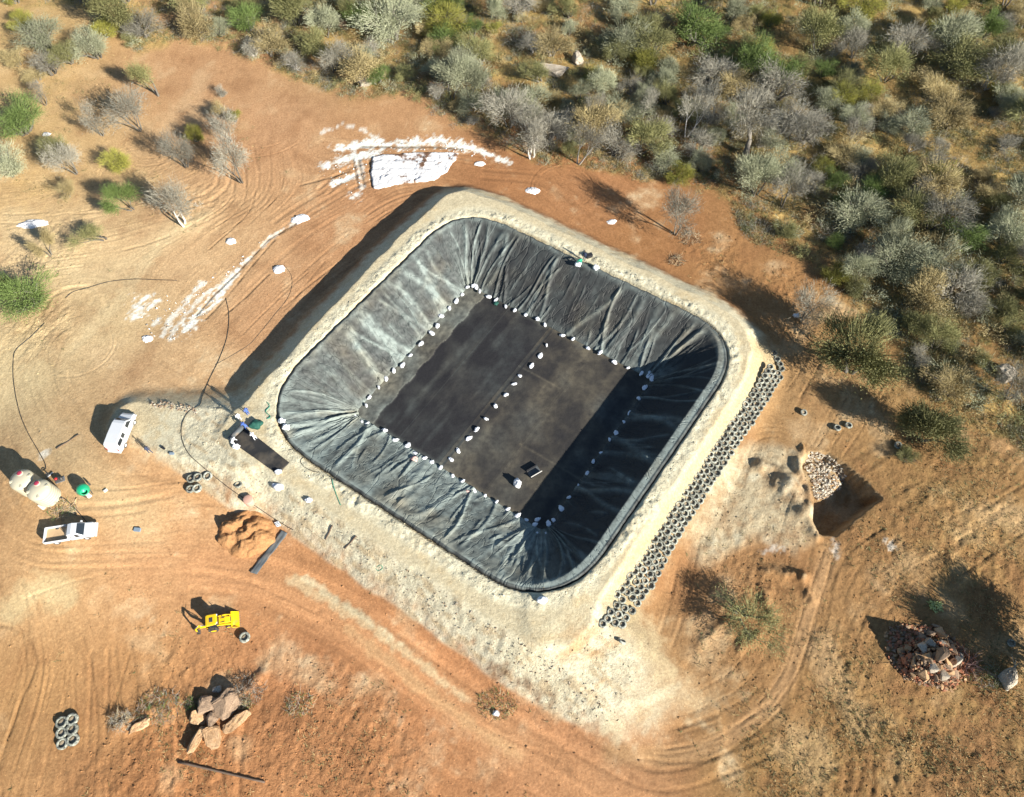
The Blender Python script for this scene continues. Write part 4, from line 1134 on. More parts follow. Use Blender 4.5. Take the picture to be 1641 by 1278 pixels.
for a, b, h, r, k, sh, i, lab in named:
    g = GT(min(a, 1700), b)
    add_tree('bush' if sh == 'bush' else 'tree', g, h, r, k, sh, i, lab, 'bush' if sh == 'bush' else 'tree', None, (random.gauss(0, .04), random.gauss(0, .04)))
# dense bushveld
NB = 300
cand = 0; made = 0
br = random.Random(33)
clear = [(860, 40, 2.5), (1560, 245, 4.5), (1610, 280, 4), (1240, 70, 3), (1000, 60, 2.5), (560, 100, 2), (1500, 330, 2.0), (1390, 505, 2.2), (1610, 600, 3.5), (1600, 715, 4), (900, 105, 2.5), (1020, 220, 2.0)]
clear = [(*G(a, b)[:2], r) for a, b, r in clear]
kinds = [('bare', .26), ('silver', .24), ('olive', .25), ('drab', .14), ('green', .05), ('lime', .06)]
kn = {'bare': 'leafless grey thorn bush', 'silver': 'silvery grey-green bush', 'olive': 'dull olive bush', 'drab': 'dry straw-brown bush', 'green': 'fresh green bush', 'lime': 'yellow-green bush'}
MARKS = [(716, 40, 'the vivid yellow-green bush'), (1112, 45, 'the largest green bush'), (1240, 120, 'the round mid-green bush'), (1520, 95, 'the very wide olive bush'), (1422, 425, 'the big pale silvery bush'),
         (630, 40, 'the big grey-green tree'), (1215, 205, 'the tall dark-trunked tree'), (1332, 290, 'the small vivid green shrub'), (1395, 560, 'the large spreading tree'), (885, 105, 'the long pale rock slab'),
         (588, 122, 'the broad pale rock slab'), (930, 230, 'the white-stemmed edge tree'), (1612, 598, 'the tan rock outcrop'), (1500, 675, 'the rounded pit-side tree'), (155, 80, 'the grey-green corner bush'),
         (400, 38, 'the green top-border bush'), (1574, 45, 'the tall bright green bush'), (1100, 325, 'the tall lone leafless tree'), (1386, 150, 'the lone lime-green shrub'), (1040, 100, 'the yellowish green bush')]
while made < NB and cand < 30000:
    cand += 1
    a, b = br.uniform(-30, 1670), br.uniform(-60, 745)
    if br.random() > .35 + .65 * min(1, (b + 60) / 300) * .5 + .35 * (1 - b / 800): continue
    g = G(a, b)
    dpt = float(sdf_poly(BUSHP, np.array([g[0]]), np.array([g[1]]))[0])
    if dpt > -.6: continue
    if any((g[0] - x) ** 2 + (g[1] - y) ** 2 < rr * rr for x, y, rr in clear): continue
    r = br.choice((1.2, 1.5, 1.8, 2.1, 2.5, 2.9)) * br.uniform(.9, 1.15)
    if any((g[0] - x) ** 2 + (g[1] - y) ** 2 < (.52 * (r + rr)) ** 2 for x, y, rr in TREES): continue
    u = br.random(); k = 'bare'
    for kk_, pr in kinds:
        if u < pr: k = kk_; break
        u -= pr
    sh = br.choice(('bush', 'bush', 'multi')) if k in ('bare', 'silver', 'olive') else 'bush'
    h = r * br.uniform(1.1, 1.7) if sh == 'bush' else r * br.uniform(1.7, 2.4)
    g[2] = hz(g[0], g[1])
    best, bd = None, 1e9
    for mx, my, nm_ in MARKS:
        dd = (mx - a) ** 2 + (my - b) ** 2
        if dd < bd: best, bd = (mx, my, nm_), dd
    an_ = math.degrees(math.atan2(-(b - best[1]), a - best[0])) % 360
    side_ = ('right of', 'above and right of', 'above', 'above and left of', 'left of', 'below and left of', 'below', 'below and right of')[int(((an_ + 22.5) % 360) // 45)]
    far_ = 'close ' if bd < 45 ** 2 else ('further ' if bd > 95 ** 2 else '')
    size_ = 'small' if r < 1.6 else ('mid-sized' if r < 2.3 else 'large')
    where = 'left of the graded soil tongue' if a < 400 else ('along the top, above the powder bed' if a < 820 else ('in the bush behind the pond' if a < 1230 else ('in the upper right bush' if b < 300 else 'in the dark bush right of the pond')))
    lab = '%s %s %s%s %s' % (size_, kn[k], far_, side_, best[2])
    if 'yellow' in kn[k] or 'fresh' in kn[k]: lab = '%s %s %s %s' % (size_, kn[k], side_, best[2])
    add_tree('bush' if sh == 'bush' else 'tree', g, h, r, k, sh, br.randrange(3), lab, 'bush' if sh == 'bush' else 'tree', 'bushes and trees of the dense bush', (br.gauss(0, .05), br.gauss(0, .05)))
    made += 1

# thicket between the larger bushes: a mass of small bushes nobody could count
def thicket(n, seed):
    g = np.random.default_rng(seed); Vs, Fs, Ms, base_i = [], [], [], 0
    src = []
    for k_ in ('bare', 'silver', 'olive', 'drab'):
        for i_ in range(2):
            me_ = proto(k_, 'bush', i_)[1]
            co = np.empty(len(me_.vertices) * 3, np.float32); me_.vertices.foreach_get('co', co); src.append((co.reshape(-1, 4, 3), ('bare', 'silver', 'olive', 'drab').index(k_)))
    made_ = 0; tx = np.array([t[0] for t in TREES]); ty = np.array([t[1] for t in TREES]); tr = np.array([t[2] for t in TREES])
    while made_ < n:
        a, b = g.uniform(-40, 1680), g.uniform(-70, 745); p = G(a, b)
        if _sdf_poly(BUSHP, np.array([p[0]]), np.array([p[1]]))[0] > -.3: continue
        if ((tx - p[0]) ** 2 + (ty - p[1]) ** 2 < (tr * .45) ** 2).any() or any((p[0] - x) ** 2 + (p[1] - y) ** 2 < (rr * .8) ** 2 for x, y, rr in clear): continue
        co, mi = src[g.integers(len(src))]; m = int(g.uniform(260, 420)); q = co[g.integers(0, len(co), m)].copy()
        c_ = q.mean(1, keepdims=True); q = c_ + (q - c_) * (2.1 if mi else 1.25)
        r_, h_ = g.uniform(.7, 1.7), g.uniform(.9, 2.0); th = g.uniform(0, 6.28); ca, sa = math.cos(th), math.sin(th)
        x, y = q[..., 0] * r_, q[..., 1] * r_
        Vs.append(np.stack([x * ca - y * sa + p[0], x * sa + y * ca + p[1], q[..., 2] * h_ + float(hz(p[0], p[1]))], -1).reshape(-1, 3)); Ms.append(np.full(m, mi, np.int32)); made_ += 1
    V = np.concatenate(Vs); me_ = np_mesh('thicket', V, np.arange(len(V)).reshape(-1, 4), False)
    for k_ in ('bare', 'silver', 'olive', 'drab'): me_.materials.append(LEAFM[k_])
    me_.polygons.foreach_set('material_index', np.concatenate(Ms))
    return tag(link('thicket', me_), 'tangled grey-green thicket filling the ground between the larger bushes', 'thicket', None, 'stuff')
thicket(680, 44)

# low scrub and dry grass: uncountable ground cover
def scatter_stuff(name, label, cat, mats, n, region, lenr, widr, seed, up=.6, blades=5, cl=.14):
    g = np.random.default_rng(seed)
    P = []
    while len(P) < n:
        a, b = g.uniform(-40, 1680, 4000), g.uniform(-60, 1300, 4000)
        dx, dy = (a - 820.5) / FOC, -(b - 639.0) / FOC
        k = -CAMH / (dy * _s - _c); x, y = dx * k, (dy * _c + _s) * k
        dens = region(x, y)
        ok = g.random(len(x)) < dens
        P += list(zip(x[ok], y[ok]))
    P = np.array(P[:n])
    z = hz(P[:, 0], P[:, 1])
    base = np.repeat(np.concatenate([P, z[:, None]], 1), blades, 0); m = len(base)
    base[:, :2] += g.normal(0, cl, (m, 2))
    d = g.normal(0, 1, (m, 3)); d[:, 2] = np.abs(d[:, 2]) * up + .25; d /= np.linalg.norm(d, axis=1)[:, None]
    s_ = np.cross(d, g.normal(0, 1, (m, 3))); s_ /= np.linalg.norm(s_, axis=1)[:, None] + 1e-6
    L = (g.uniform(*lenr, m) * np.repeat(g.uniform(.6, 1.4, n), blades))[:, None]; W = g.uniform(*widr, m)[:, None]
    V = np.stack([base - s_ * W, base + s_ * W, base + d * L], 1).reshape(-1, 3)
    me = np_mesh(name, V, np.arange(3 * m).reshape(m, 3), False, None)
    for mt in mats: me.materials.append(mt)
    mi = np.repeat(g.integers(0, len(mats), n), blades).astype(np.int32); me.polygons.foreach_set('material_index', mi)
    o = link(name, me); return tag(o, label, cat, None, 'stuff')
def gi(A):
    def f(x, y):
        i = np.clip(np.searchsorted(AX, x) - 1, 0, NX - 2); j = np.clip(np.searchsorted(AY, y) - 1, 0, NY - 2)
        return A[j, i]
    return f
patch = np.clip(.35 + fbm(X, Y, 5, 3, 111) * 1.2, .04, 1)
grass_w = gi(np.clip(litter * patch + rough * .10 * patch, 0, 1) * (on_emb < .2) * (d_pit > .3))
GR = [leaf_material('dry_straw_grass', (.36, .27, .12), (.47, .36, .175)), leaf_material('brown_grass', (.20, .15, .075), (.28, .215, .11)), leaf_material('olive_weeds', (.10, .115, .045), (.16, .17, .07))]
scatter_stuff('dry_grass', 'dry straw-coloured grass covering the ground among the bushes', 'grass', GR, 42000, grass_w, (.15, .5), (.012, .038), 5)
scrub_w = gi(bushy * np.clip(.35 + fbm(X, Y, 4, 3, 112) * 1.3, 0, 1))
scatter_stuff('low_scrub', 'low dry twiggy scrub filling the gaps between the bushes', 'scrub', [LEAFM['bare'], LEAFM['drab'], LEAFM['olive'], LEAFM['silver'], LEAFM['olive']], 8500, scrub_w, (.22, .65), (.012, .035), 6, .8, 40, .36)

# ------------------------------------------------------------------ heaps of powder and soil
def heap(name, px, py, rx, ry, h, rgb, label, cat, rot=0.0, seed=1, k=KALB, bumps=None, group=None, rough_=.5):
    g0 = GT(px, py); n = 44
    U, V_ = np.meshgrid(np.linspace(-1, 1, n), np.linspace(-1, 1, n))
    # square to disc
    DX, DY = U * np.sqrt(1 - V_ ** 2 / 2), V_ * np.sqrt(1 - U ** 2 / 2)
    R = np.hypot(DX, DY)
    ca, sa = math.cos(rot), math.sin(rot)
    edge = 1 + .28 * fbm(DX * 1.3 + seed * 3.1, DY * 1.3, .7, 3, seed)
    lx, ly = DX * rx * edge, DY * ry * edge
    wx, wy = g0[0] + lx * ca - ly * sa, g0[1] + lx * sa + ly * ca
    z = h * np.clip(1 - R ** 2, 0, 1) ** .8
    if bumps:
        z = np.zeros_like(R)
        for bx, by, br_, bh in bumps: z = np.maximum(z, bh * np.clip(1 - ((DX - bx) ** 2 + (DY - by) ** 2) / br_ ** 2, 0, 1))
    z = z * (1 + .5 * fbm(wx, wy, .9, 4, seed + 9, .65)) + np.clip(1 - R ** 4, 0, 1) * .11 * fbm(wx, wy, .4, 3, seed + 7, .7) * min(1, h * 3) - .03 * (R > .97)
    z = z + hz(wx, wy) + .012
    z[R > .97] = (hz(wx, wy) - .04)[R > .97]
    idx = np.arange(n * n).reshape(n, n)
    q = np.stack([idx[:-1, :-1], idx[:-1, 1:], idx[1:, 1:], idx[1:, :-1]], -1).reshape(-1, 4)
    me = np_mesh(name, np.stack([wx.ravel() - g0[0], wy.ravel() - g0[1], z.ravel() - g0[2]], 1), q, True, SOIL)
    c = s2l(rgb)[None] * k * (1 + .12 * fbm(wx, wy, .9, 3, seed + 3)).ravel()[:, None]
    set_col(me, 'soil', np.concatenate([np.clip(c, 0, .9), np.full((n * n, 1), rough_)], 1))
    o = link(name, me, None, None, g0)
    return tag(o, label, cat, group)
WHT = (250, 250, 250)
for a, b, rx, ry, h, rot, lab in (
    (482, 351, 1.35, .85, .35, .4, 'white powder heap at the upper end of the grey streaks'), (370, 387, .75, .65, .3, 0, 'small white powder heap above the middle of the grey streaks'),
    (447, 432, .95, .7, .3, .3, 'white powder heap nearest the shaded bank'), (236, 543, .7, .6, .25, 0, 'small white powder heap below the left end of the streaks'),
    (53, 360, 2.1, .9, .3, .15, 'long white powder patch at the left border among sparse shrubs'), (854, 306, 1.1, .65, .28, 0, 'white powder heap on brown soil right of the powder bed'),
    (980, 356, .75, .45, .15, .2, 'small flat white patch beside the bush-side bank'), (769, 263, .85, .5, .2, 0, 'small white heap at the right end of the powder bed'),
    (75, 216, .7, .45, .3, .2, 'pale patch half hidden beside the rounded green bush')):
    heap('powder_heap', a, b, rx, ry, h, WHT, lab, 'powder heap', rot, int(a), .82, None, None, .7)
heap('soil_heap', 398, 858, 3.3, 2.7, 1.3, (194, 146, 100), 'orange soil heap of several dumped mounds below the reddish drum', 'soil heap', -.3, 5, KALB, [(-.6, .1, .42, 1.35), (-.45, .42, .45, 1.25), (-.15, -.15, .45, 1.3), (.05, .25, .46, 1.3), (.2, .5, .4, .95), (.25, -.35, .58, 1.1), (.48, 0, .52, 1.15), (.0, -.6, .4, .7), (-.5, -.4, .45, .8), (0, 0, .98, .55)])
# white powder bed: a shallow lined tray of powder with a crisp edge
bedP = px_poly([(597, 253), (640, 249), (700, 246), (738, 245), (727, 262), (715, 278), (696, 290), (650, 297), (597, 306), (593, 280)])
n = 70
U, V_ = np.meshgrid(np.linspace(bedP[:, 0].min(), bedP[:, 0].max(), n * 2), np.linspace(bedP[:, 1].min(), bedP[:, 1].max(), n))
db = sdf_poly(bedP, U.ravel(), V_.ravel()).reshape(U.shape) + fbm(U, V_, 1.0, 3, 121) * .25
zb = hz(U, V_) + .06 + .22 * sstep(0, -.35, db) + sstep(0, -.6, db) * (fbm(U, V_, 1.4, 4, 122) * .14 + np.clip(-fbm(U, V_, .9, 3, 123) - .25, 0, 1) * -.5)
idx = np.arange(U.size).reshape(U.shape)
q = np.stack([idx[:-1, :-1], idx[:-1, 1:], idx[1:, 1:], idx[1:, :-1]], -1)
q = q[(db[:-1, :-1] < .05) & (db[1:, 1:] < .05) & (db[:-1, 1:] < .05) & (db[1:, :-1] < .05)]
used, inv = np.unique(q, return_inverse=True)
c0 = bedP.mean(0); zc = float(hz(c0[0], c0[1]))
me = np_mesh('powder_bed', np.stack([U.ravel()[used] - c0[0], V_.ravel()[used] - c0[1], np.where(db > -.12, hz(U, V_) - .03, zb).ravel()[used] - zc], 1), inv.reshape(-1, 4), True, SOIL)
dirty = sstep(.20, .45, fbm(U, V_, 1.3, 4, 124, .65)).ravel()[used][:, None]
set_col(me, 'soil', np.concatenate([(s2l(WHT) * .72)[None] * (1 - dirty) + s2l((130, 100, 80))[None] * .66 * dirty, np.full((len(used), 1), .5)], 1))
tag(link('powder_bed', me, None, None, (c0[0], c0[1], zc)), 'large flat bed of bright white powder at the bush edge above the pond', 'powder bed')

# ------------------------------------------------------------------ rocks
def rock_material(name, c0, c1):
    m, nt, p = mat_base(name)
    tc = nnode(nt, 'ShaderNodeTexCoord'); oi = nnode(nt, 'ShaderNodeObjectInfo')
    n1, n2 = noise_tex(nt, 1.6, 6, .7, tc.outputs['Object']), noise_tex(nt, 9, 5, .65, tc.outputs['Object'])
    c = mix_rgb(nt, c0, c1, ramp(nt, n1.outputs[0], .35, .65)); c = mix_rgb(nt, c, mix_rgb(nt, c, (.55, .52, .5), 1.0, 'MULTIPLY'), ramp(nt, n2.outputs[0], .45, .7))
    v = nnode(nt, 'ShaderNodeMapRange'); v.inputs[3].default_value = .8; v.inputs[4].default_value = 1.2; nt.links.new(oi.outputs['Random'], v.inputs[0])
    hs = nnode(nt, 'ShaderNodeHueSaturation'); nt.links.new(c, hs.inputs['Color']); nt.links.new(v.outputs[0], hs.inputs['Value'])
    nt.links.new(hs.outputs[0], p.inputs['Base Color']); p.inputs['Roughness'].default_value = .9; p.inputs['Specular IOR Level'].default_value = .2
    b = nnode(nt, 'ShaderNodeBump'); b.inputs['Strength'].default_value = .6; b.inputs['Distance'].default_value = .08
    nt.links.new(n2.outputs[0], b.inputs['Height']); nt.links.new(b.outputs[0], p.inputs['Normal'])
    return m
ROCKO = rock_material('orange_rock', (.42, .25, .125), (.50, .33, .19)); ROCKG = rock_material('grey_pink_rock', (.23, .16, .105), (.32, .22, .145)); ROCKP = rock_material('pale_rock', (.46, .41, .33), (.36, .29, .21)); ROCKW = rock_material('whitish_stone', (.62, .57, .47), (.48, .42, .32)); ROCKR = rock_material('dark_red_rock', (.36, .13, .07), (.42, .20, .11))
def rock_verts(seed, sx, sy, sz, npt=16):
    r = random.Random(seed); out_ = []
    for i in range(npt):
        v = Vector((r.gauss(0, 1), r.gauss(0, 1), r.gauss(0, 1))).normalized()
        v = Vector([math.copysign(abs(c) ** .6, c) for c in v]); v *= r.uniform(.8, 1.05) / max(abs(v.x), abs(v.y), abs(v.z))
        out_.append((v.x * sx * .5, v.y * sy * .5, v.z * sz * .5))
    return out_
def rock_mesh(seed, sx, sy, sz, mat, npt=16, big=False):
    bm = bmesh.new()
    for p in rock_verts(seed, sx, sy, sz, npt): bm.verts.new(p)
    r_ = bmesh.ops.convex_hull(bm, input=bm.verts)
    bmesh.ops.delete(bm, geom=[e for e in r_['geom_interior'] if isinstance(e, bmesh.types.BMVert)], context='VERTS')
    bmesh.ops.bevel(bm, geom=list(bm.edges), offset=min(sx, sy, sz) * .05, segments=1, affect='EDGES')
    if big:
        bmesh.ops.triangulate(bm, faces=bm.faces)
        bmesh.ops.subdivide_edges(bm, edges=bm.edges, cuts=3, use_grid_fill=True)
        bm.normal_update(); sz_ = (sx * sy * sz) ** (1 / 3)
        for v in bm.verts: v.co += v.normal * sz_ * (.10 * mnoise.noise(v.co * (1.6 / sz_) + Vector((seed, 0, 0))) + .06 * mnoise.noise(v.co * (5 / sz_) + Vector((0, seed, 0))) + .03 * mnoise.noise(v.co * (12 / sz_)))
    me = bpy.data.meshes.new('boulder'); bm.to_mesh(me); bm.free(); me.materials.append(mat)
    return me
def boulder(px, py, sx, sy, sz, rot, mat, label, seed, up=0.0, tilt=(0, 0), group=None, cat='boulder', name='boulder'):
    g = GT(px, py, sz * .3 + up)
    o = link(name, rock_mesh(seed, sx, sy, sz, mat, 16, True), None, None, (g[0], g[1], g[2] + sz * .36 + up), rot)
    o.rotation_euler.x, o.rotation_euler.y = tilt
    return tag(o, label, cat, group)
boulder(362, 1130, 3.2, 2.3, 1.7, .75, ROCKG, 'largest grey-pink boulder in the lower left boulder group', 1, 0, (.15, -.2))
boulder(379, 1156, 3.0, 1.2, .9, .72, ROCKO, 'long orange slab leaning below the largest grey-pink boulder', 2, 0, (.5, 0))
boulder(332, 1128, 1.9, 1.7, 1.2, .3, ROCKG, 'dark rounded boulder left of the largest grey-pink boulder', 3)
boulder(317, 1150, 1.9, 1.3, .9, -.2, ROCKO, 'flat pinkish boulder at the left of the boulder group', 4, 0, (0, .2))
boulder(339, 1154, 1.3, 1.2, 1.0, .9, ROCKG, 'small brown boulder in the centre of the boulder group', 5)
boulder(317, 1186, 2.9, .85, 1.0, 1.1, ROCKO, 'narrow wedge-shaped orange boulder at the front left of the group', 6, 0, (.3, 0))
boulder(342, 1182, 2.4, 1.6, 1.0, -1.1, ROCKO, 'smooth tan block at the front of the boulder group', 7, 0, (0, .15))
boulder(347, 1105, .9, .7, .6, .2, ROCKP, 'small pale stone behind the boulder group', 8)
boulder(225, 1165, 2.4, .8, .8, .6, ROCKO, 'lone elongated tan boulder beside the straw-coloured dead brush', 9)
boulder(1622, 1090, 1.9, 2.1, 1.4, .4, ROCKP, 'lone pinkish boulder at the right border below the dark shadow', 10)
boulder(1612, 598, 2.0, 2.6, 1.4, .3, ROCKP, 'tan rock outcrop at the right border in the bush', 11)
boulder(588, 128, 3.4, 3.0, 1.2, .5, ROCKP, 'broad pale rock slab in the bush above the powder bed', 12)
boulder(612, 118, 2.2, 1.6, 1.2, 1.2, ROCKG, 'grey rock beside the broad pale slab above the powder bed', 13)
boulder(885, 112, 5.0, 2.6, 1.0, -.5, ROCKP, 'long smooth pale rock slab near the top middle of the bush', 14)
boulder(925, 95, 1.6, 2.4, 1.6, .3, ROCKP, 'upright pale rock right of the long smooth slab', 15)
boulder(545, 35, 2.0, 2.6, 1.6, .3, ROCKG, 'blue-grey rock at the top of the bush left of the big tree', 16)
# rock pile at lower right
pile_c = GT(1490, 1062)
heap('rubble_mound', 1490, 1062, 3.1, 2.1, 2.2, (96, 70, 54), 'dark mound of soil under the rock pile at lower right', 'soil heap', -.25, 77, KALB, [(-.35, .1, .75, 1.5), (.25, .2, .75, 2.5), (.1, -.3, .7, 1.6)], None, 1.0)
rp = [(790, 790, 1.7, .8, 1.6), (775, 615, 1.0, .85, .8), (735, 560, .8, .5, .5), (800, 690, .6, .5, .5), (862, 692, .8, .55, .5), (902, 750, .75, 1.1, .7), (908, 860, .6, 1.3, .6), (846, 855, 1.1, .5, .5), (852, 900, .8, .55, .5), (800, 960, 1.0, .7, .7),
      (862, 942, .7, .5, .5), (925, 962, .8, .7, .6), (738, 985, .5, 1.0, .5), (635, 960, .7, 1.1, .7), (600, 800, .4, .9, .6), (700, 690, .9, .8, .9), (690, 615, .8, .7, .8), (620, 630, .8, .9, .7), (640, 735, .9, .8, .8), (660, 805, .6, .6, .6),
      (700, 850, .7, .6, .5), (715, 905, .8, .8, .6), (480, 845, .7, .5, .5), (440, 760, .7, .5, .4), (432, 690, .5, .5, .4), (505, 745, .6, .5, .4), (520, 810, .6, .5, .4), (560, 870, .6, .5, .4), (470, 935, .5, .4, .3), (545, 965, .5, .4, .3), (655, 1022, .4, .3, .3),
      (820, 645, .5, .5, .5), (893, 660, .5, .45, .4), (960, 800, .6, .5, .5), (760, 905, .6, .5, .5), (680, 1010, .4, .35, .3)]
PILE_M = [rock_mesh(200 + i, 1, 1, 1, m_, 14) for i, m_ in enumerate((ROCKP, ROCKO, ROCKG, ROCKO, ROCKG, ROCKR))]
top_of_pile = None
def heap_z(x, y):
    d = math.hypot((x - pile_c[0]) / 3.6, (y - pile_c[1]) / 2.6)
    return hz(x, y) + 2.3 * max(0, 1 - d * d)
for i, (a, b, sx, sy, sz) in enumerate(rp):
    zz = 1.0
    px_, py_ = 1360 + a / 5.324, 900 + b / 5.324
    for _ in range(4): g = G(px_, py_, zz); zz = heap_z(g[0], g[1]) + sz * .25
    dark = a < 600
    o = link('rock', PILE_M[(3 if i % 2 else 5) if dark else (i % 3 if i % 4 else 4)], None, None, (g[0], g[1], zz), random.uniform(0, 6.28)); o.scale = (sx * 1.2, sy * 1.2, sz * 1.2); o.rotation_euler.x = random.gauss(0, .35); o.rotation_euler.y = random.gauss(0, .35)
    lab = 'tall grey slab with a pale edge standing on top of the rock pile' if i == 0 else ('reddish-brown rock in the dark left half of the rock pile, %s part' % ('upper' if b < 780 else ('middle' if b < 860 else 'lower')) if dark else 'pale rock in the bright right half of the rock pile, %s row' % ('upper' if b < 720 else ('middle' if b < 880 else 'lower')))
    tag(o, lab, 'rock', None if i == 0 else ('dark rocks of the pile' if dark else 'pale rocks of the pile'))
def rubble(name, label, poly_px, n, size, mats, zfun, seed, cat='rubble'):
    r = np.random.default_rng(seed); Pp = np.array(poly_px, float); mb = MB(); k = 0
    bm = bmesh.new()
    while k < n:
        a, b = r.uniform(Pp[:, 0].min(), Pp[:, 0].max()), r.uniform(Pp[:, 1].min(), Pp[:, 1].max())
        if _sdf_poly(Pp, np.array([a]), np.array([b]))[0] > 0: continue
        k += 1
        zz = zfun(a, b); g = G(a, b, zz[2]) if not np.isscalar(zz) else G(a, b, zz)
        s_ = r.uniform(*size); pts = rock_verts(int(r.integers(1e6)), s_, s_ * r.uniform(.6, 1), s_ * r.uniform(.5, .9), 9)
        vs_ = [bm.verts.new((p[0] + g[0], p[1] + g[1], p[2] + g[2] + s_ * .12)) for p in pts]
        h_ = bmesh.ops.convex_hull(bm, input=vs_); mi = int(r.integers(len(mats)))
        for f in h_['geom']:
            if isinstance(f, bmesh.types.BMFace): f.material_index = mi
        dead = [v for v in h_['geom_interior'] if isinstance(v, bmesh.types.BMVert)]
        if dead: bmesh.ops.delete(bm, geom=dead, context='VERTS')
    me = bpy.data.meshes.new(name); bm.to_mesh(me); bm.free()
    for m_ in mats: me.materials.append(m_)
    return tag(link(name, me), label, cat, None, 'stuff')
def pile_zf(a, b):
    z_ = .6
    for _ in range(3): g = G(a, b, z_); z_ = heap_z(g[0], g[1]) + .03
    return z_
rubble('broken_rubble', 'dark red broken rubble spread over the rock pile', [(1418, 1010), (1440, 1000), (1500, 1000), (1545, 1040), (1560, 1075), (1530, 1108), (1490, 1102), (1450, 1088), (1422, 1056)], 1000, (.16, .5), [ROCKR, ROCKG, ROCKO, ROCKR, ROCKG], pile_zf, 9)
rubble('pit_rubble', 'pale broken stone heaped in the upper left of the pit', [(1287, 744), (1298, 725), (1324, 728), (1346, 745), (1356, 762), (1345, 785), (1325, 800), (1306, 800), (1298, 765)], 620, (.15, .45), [ROCKW, ROCKW, ROCKP, ROCKG], lambda a, b: GT(a, b), 10)
rubble('bank_rubble', 'blue-grey broken stones along the upper edge of the gravel ramp', [(238, 646), (262, 643), (300, 650), (322, 657), (316, 664), (280, 657), (245, 652)], 130, (.1, .32), [ROCKG, ROCKP], lambda a, b: GT(a, b), 11)
rubble('loose_stones', 'small loose stones strewn over the rough gravel bank', [(330, 745), (420, 800), (560, 880), (700, 985), (850, 1085), (1000, 1160), (960, 1100), (850, 1040), (700, 945), (560, 850), (420, 770)], 260, (.07, .24), [ROCKP, ROCKP, ROCKG], lambda a, b: GT(a, b), 12)

rubble('powder_crust', 'broken white crust scattered along the grey streaks left of the pond', [(205, 480), (245, 470), (300, 470), (400, 400), (440, 372), (380, 440), (330, 510), (290, 555), (255, 545), (215, 515)], 130, (.08, .28), [plain('white_crust', (.72, .72, .70), .9, var=.1, bump=.3), plain('grey_crust', (.34, .31, .27), .9, var=.2, bump=.3)], lambda a, b: GT(a, b), 21)
rubble('powder_lumps', 'white lumps and scraps around the big powder bed', [(510, 275), (545, 235), (600, 225), (720, 222), (815, 255), (800, 266), (740, 245), (600, 252), (590, 310), (560, 312)], 130, (.08, .3), [bpy.data.materials['white_crust'], bpy.data.materials['grey_crust']], lambda a, b: GT(a, b), 22)

# loose clods and stones lying on rough soil and gravel, coloured like the soil they lie on
def clods(n, seed):
    q = np.random.default_rng(seed); tmpl = []
    for i in range(8):
        bm = bmesh.new()
        for p in rock_verts(700 + i, 1, .8, .6, 9): bm.verts.new(p)
        h_ = bmesh.ops.convex_hull(bm, input=bm.verts); bmesh.ops.delete(bm, geom=[v for v in h_['geom_interior'] if isinstance(v, bmesh.types.BMVert)], context='VERTS')
        bmesh.ops.triangulate(bm, faces=bm.faces); bm.verts.index_update()
        tmpl.append((np.array([v.co[:] for v in bm.verts]), np.array([[v.index for v in f.verts] for f in bm.faces]))); bm.free()
    wgt = gi(np.clip(np.maximum.reduce([rough * .55 * (1 - bushy * .7), spill * .35, berm * .7, spoil * .35, (1 - bushy) * .03 * (on_emb < .5)]), 0, 1) * (d_pit > -.2) * (d_rim > .5))
    P = np.zeros((0, 2))
    while len(P) < n:
        a, b = q.uniform(0, 1641, 6000), q.uniform(0, 1278, 6000); k = -(CAMH - 1.0) / (-(b - 639.0) / FOC * _s - _c)
        x, y = (a - 820.5) / FOC * k, (-(b - 639.0) / FOC * _c + _s) * k; ok = q.random(6000) < wgt(x, y); P = np.concatenate([P, np.stack([x, y], 1)[ok]])
    P = P[:n]; z = hz(P[:, 0], P[:, 1]); cf = np.stack([gi(C[..., c])(P[:, 0], P[:, 1]) for c in range(3)], 1)
    Vs, Fs, Cs, off = [], [], [], 0
    sz = .06 + .20 * q.random(n) ** 3.5; th = q.uniform(0, 6.28, n); ti = q.integers(0, 8, n); br_ = q.uniform(.75, 1.12, n)
    for i in range(n):
        V, F = tmpl[ti[i]]; ca, sa = math.cos(th[i]), math.sin(th[i])
        Vs.append(np.stack([(V[:, 0] * ca - V[:, 1] * sa) * sz[i] + P[i, 0], (V[:, 0] * sa + V[:, 1] * ca) * sz[i] + P[i, 1], V[:, 2] * sz[i] + z[i] + sz[i] * .12], 1)); Fs.append(F + off); off += len(V); Cs.append(np.repeat(cf[i:i + 1] * br_[i], len(V), 0))
    me = np_mesh('soil_clods', np.concatenate(Vs), np.concatenate(Fs), False, SOIL)
    Cc = np.concatenate(Cs); set_col(me, 'soil', np.concatenate([np.clip(Cc, 0, .9), np.full((len(Cc), 1), .2)], 1))
    return tag(link('soil_clods', me), 'loose clods and small stones scattered over the rough soil and gravel', 'clods', None, 'stuff')
clods(10000, 61)

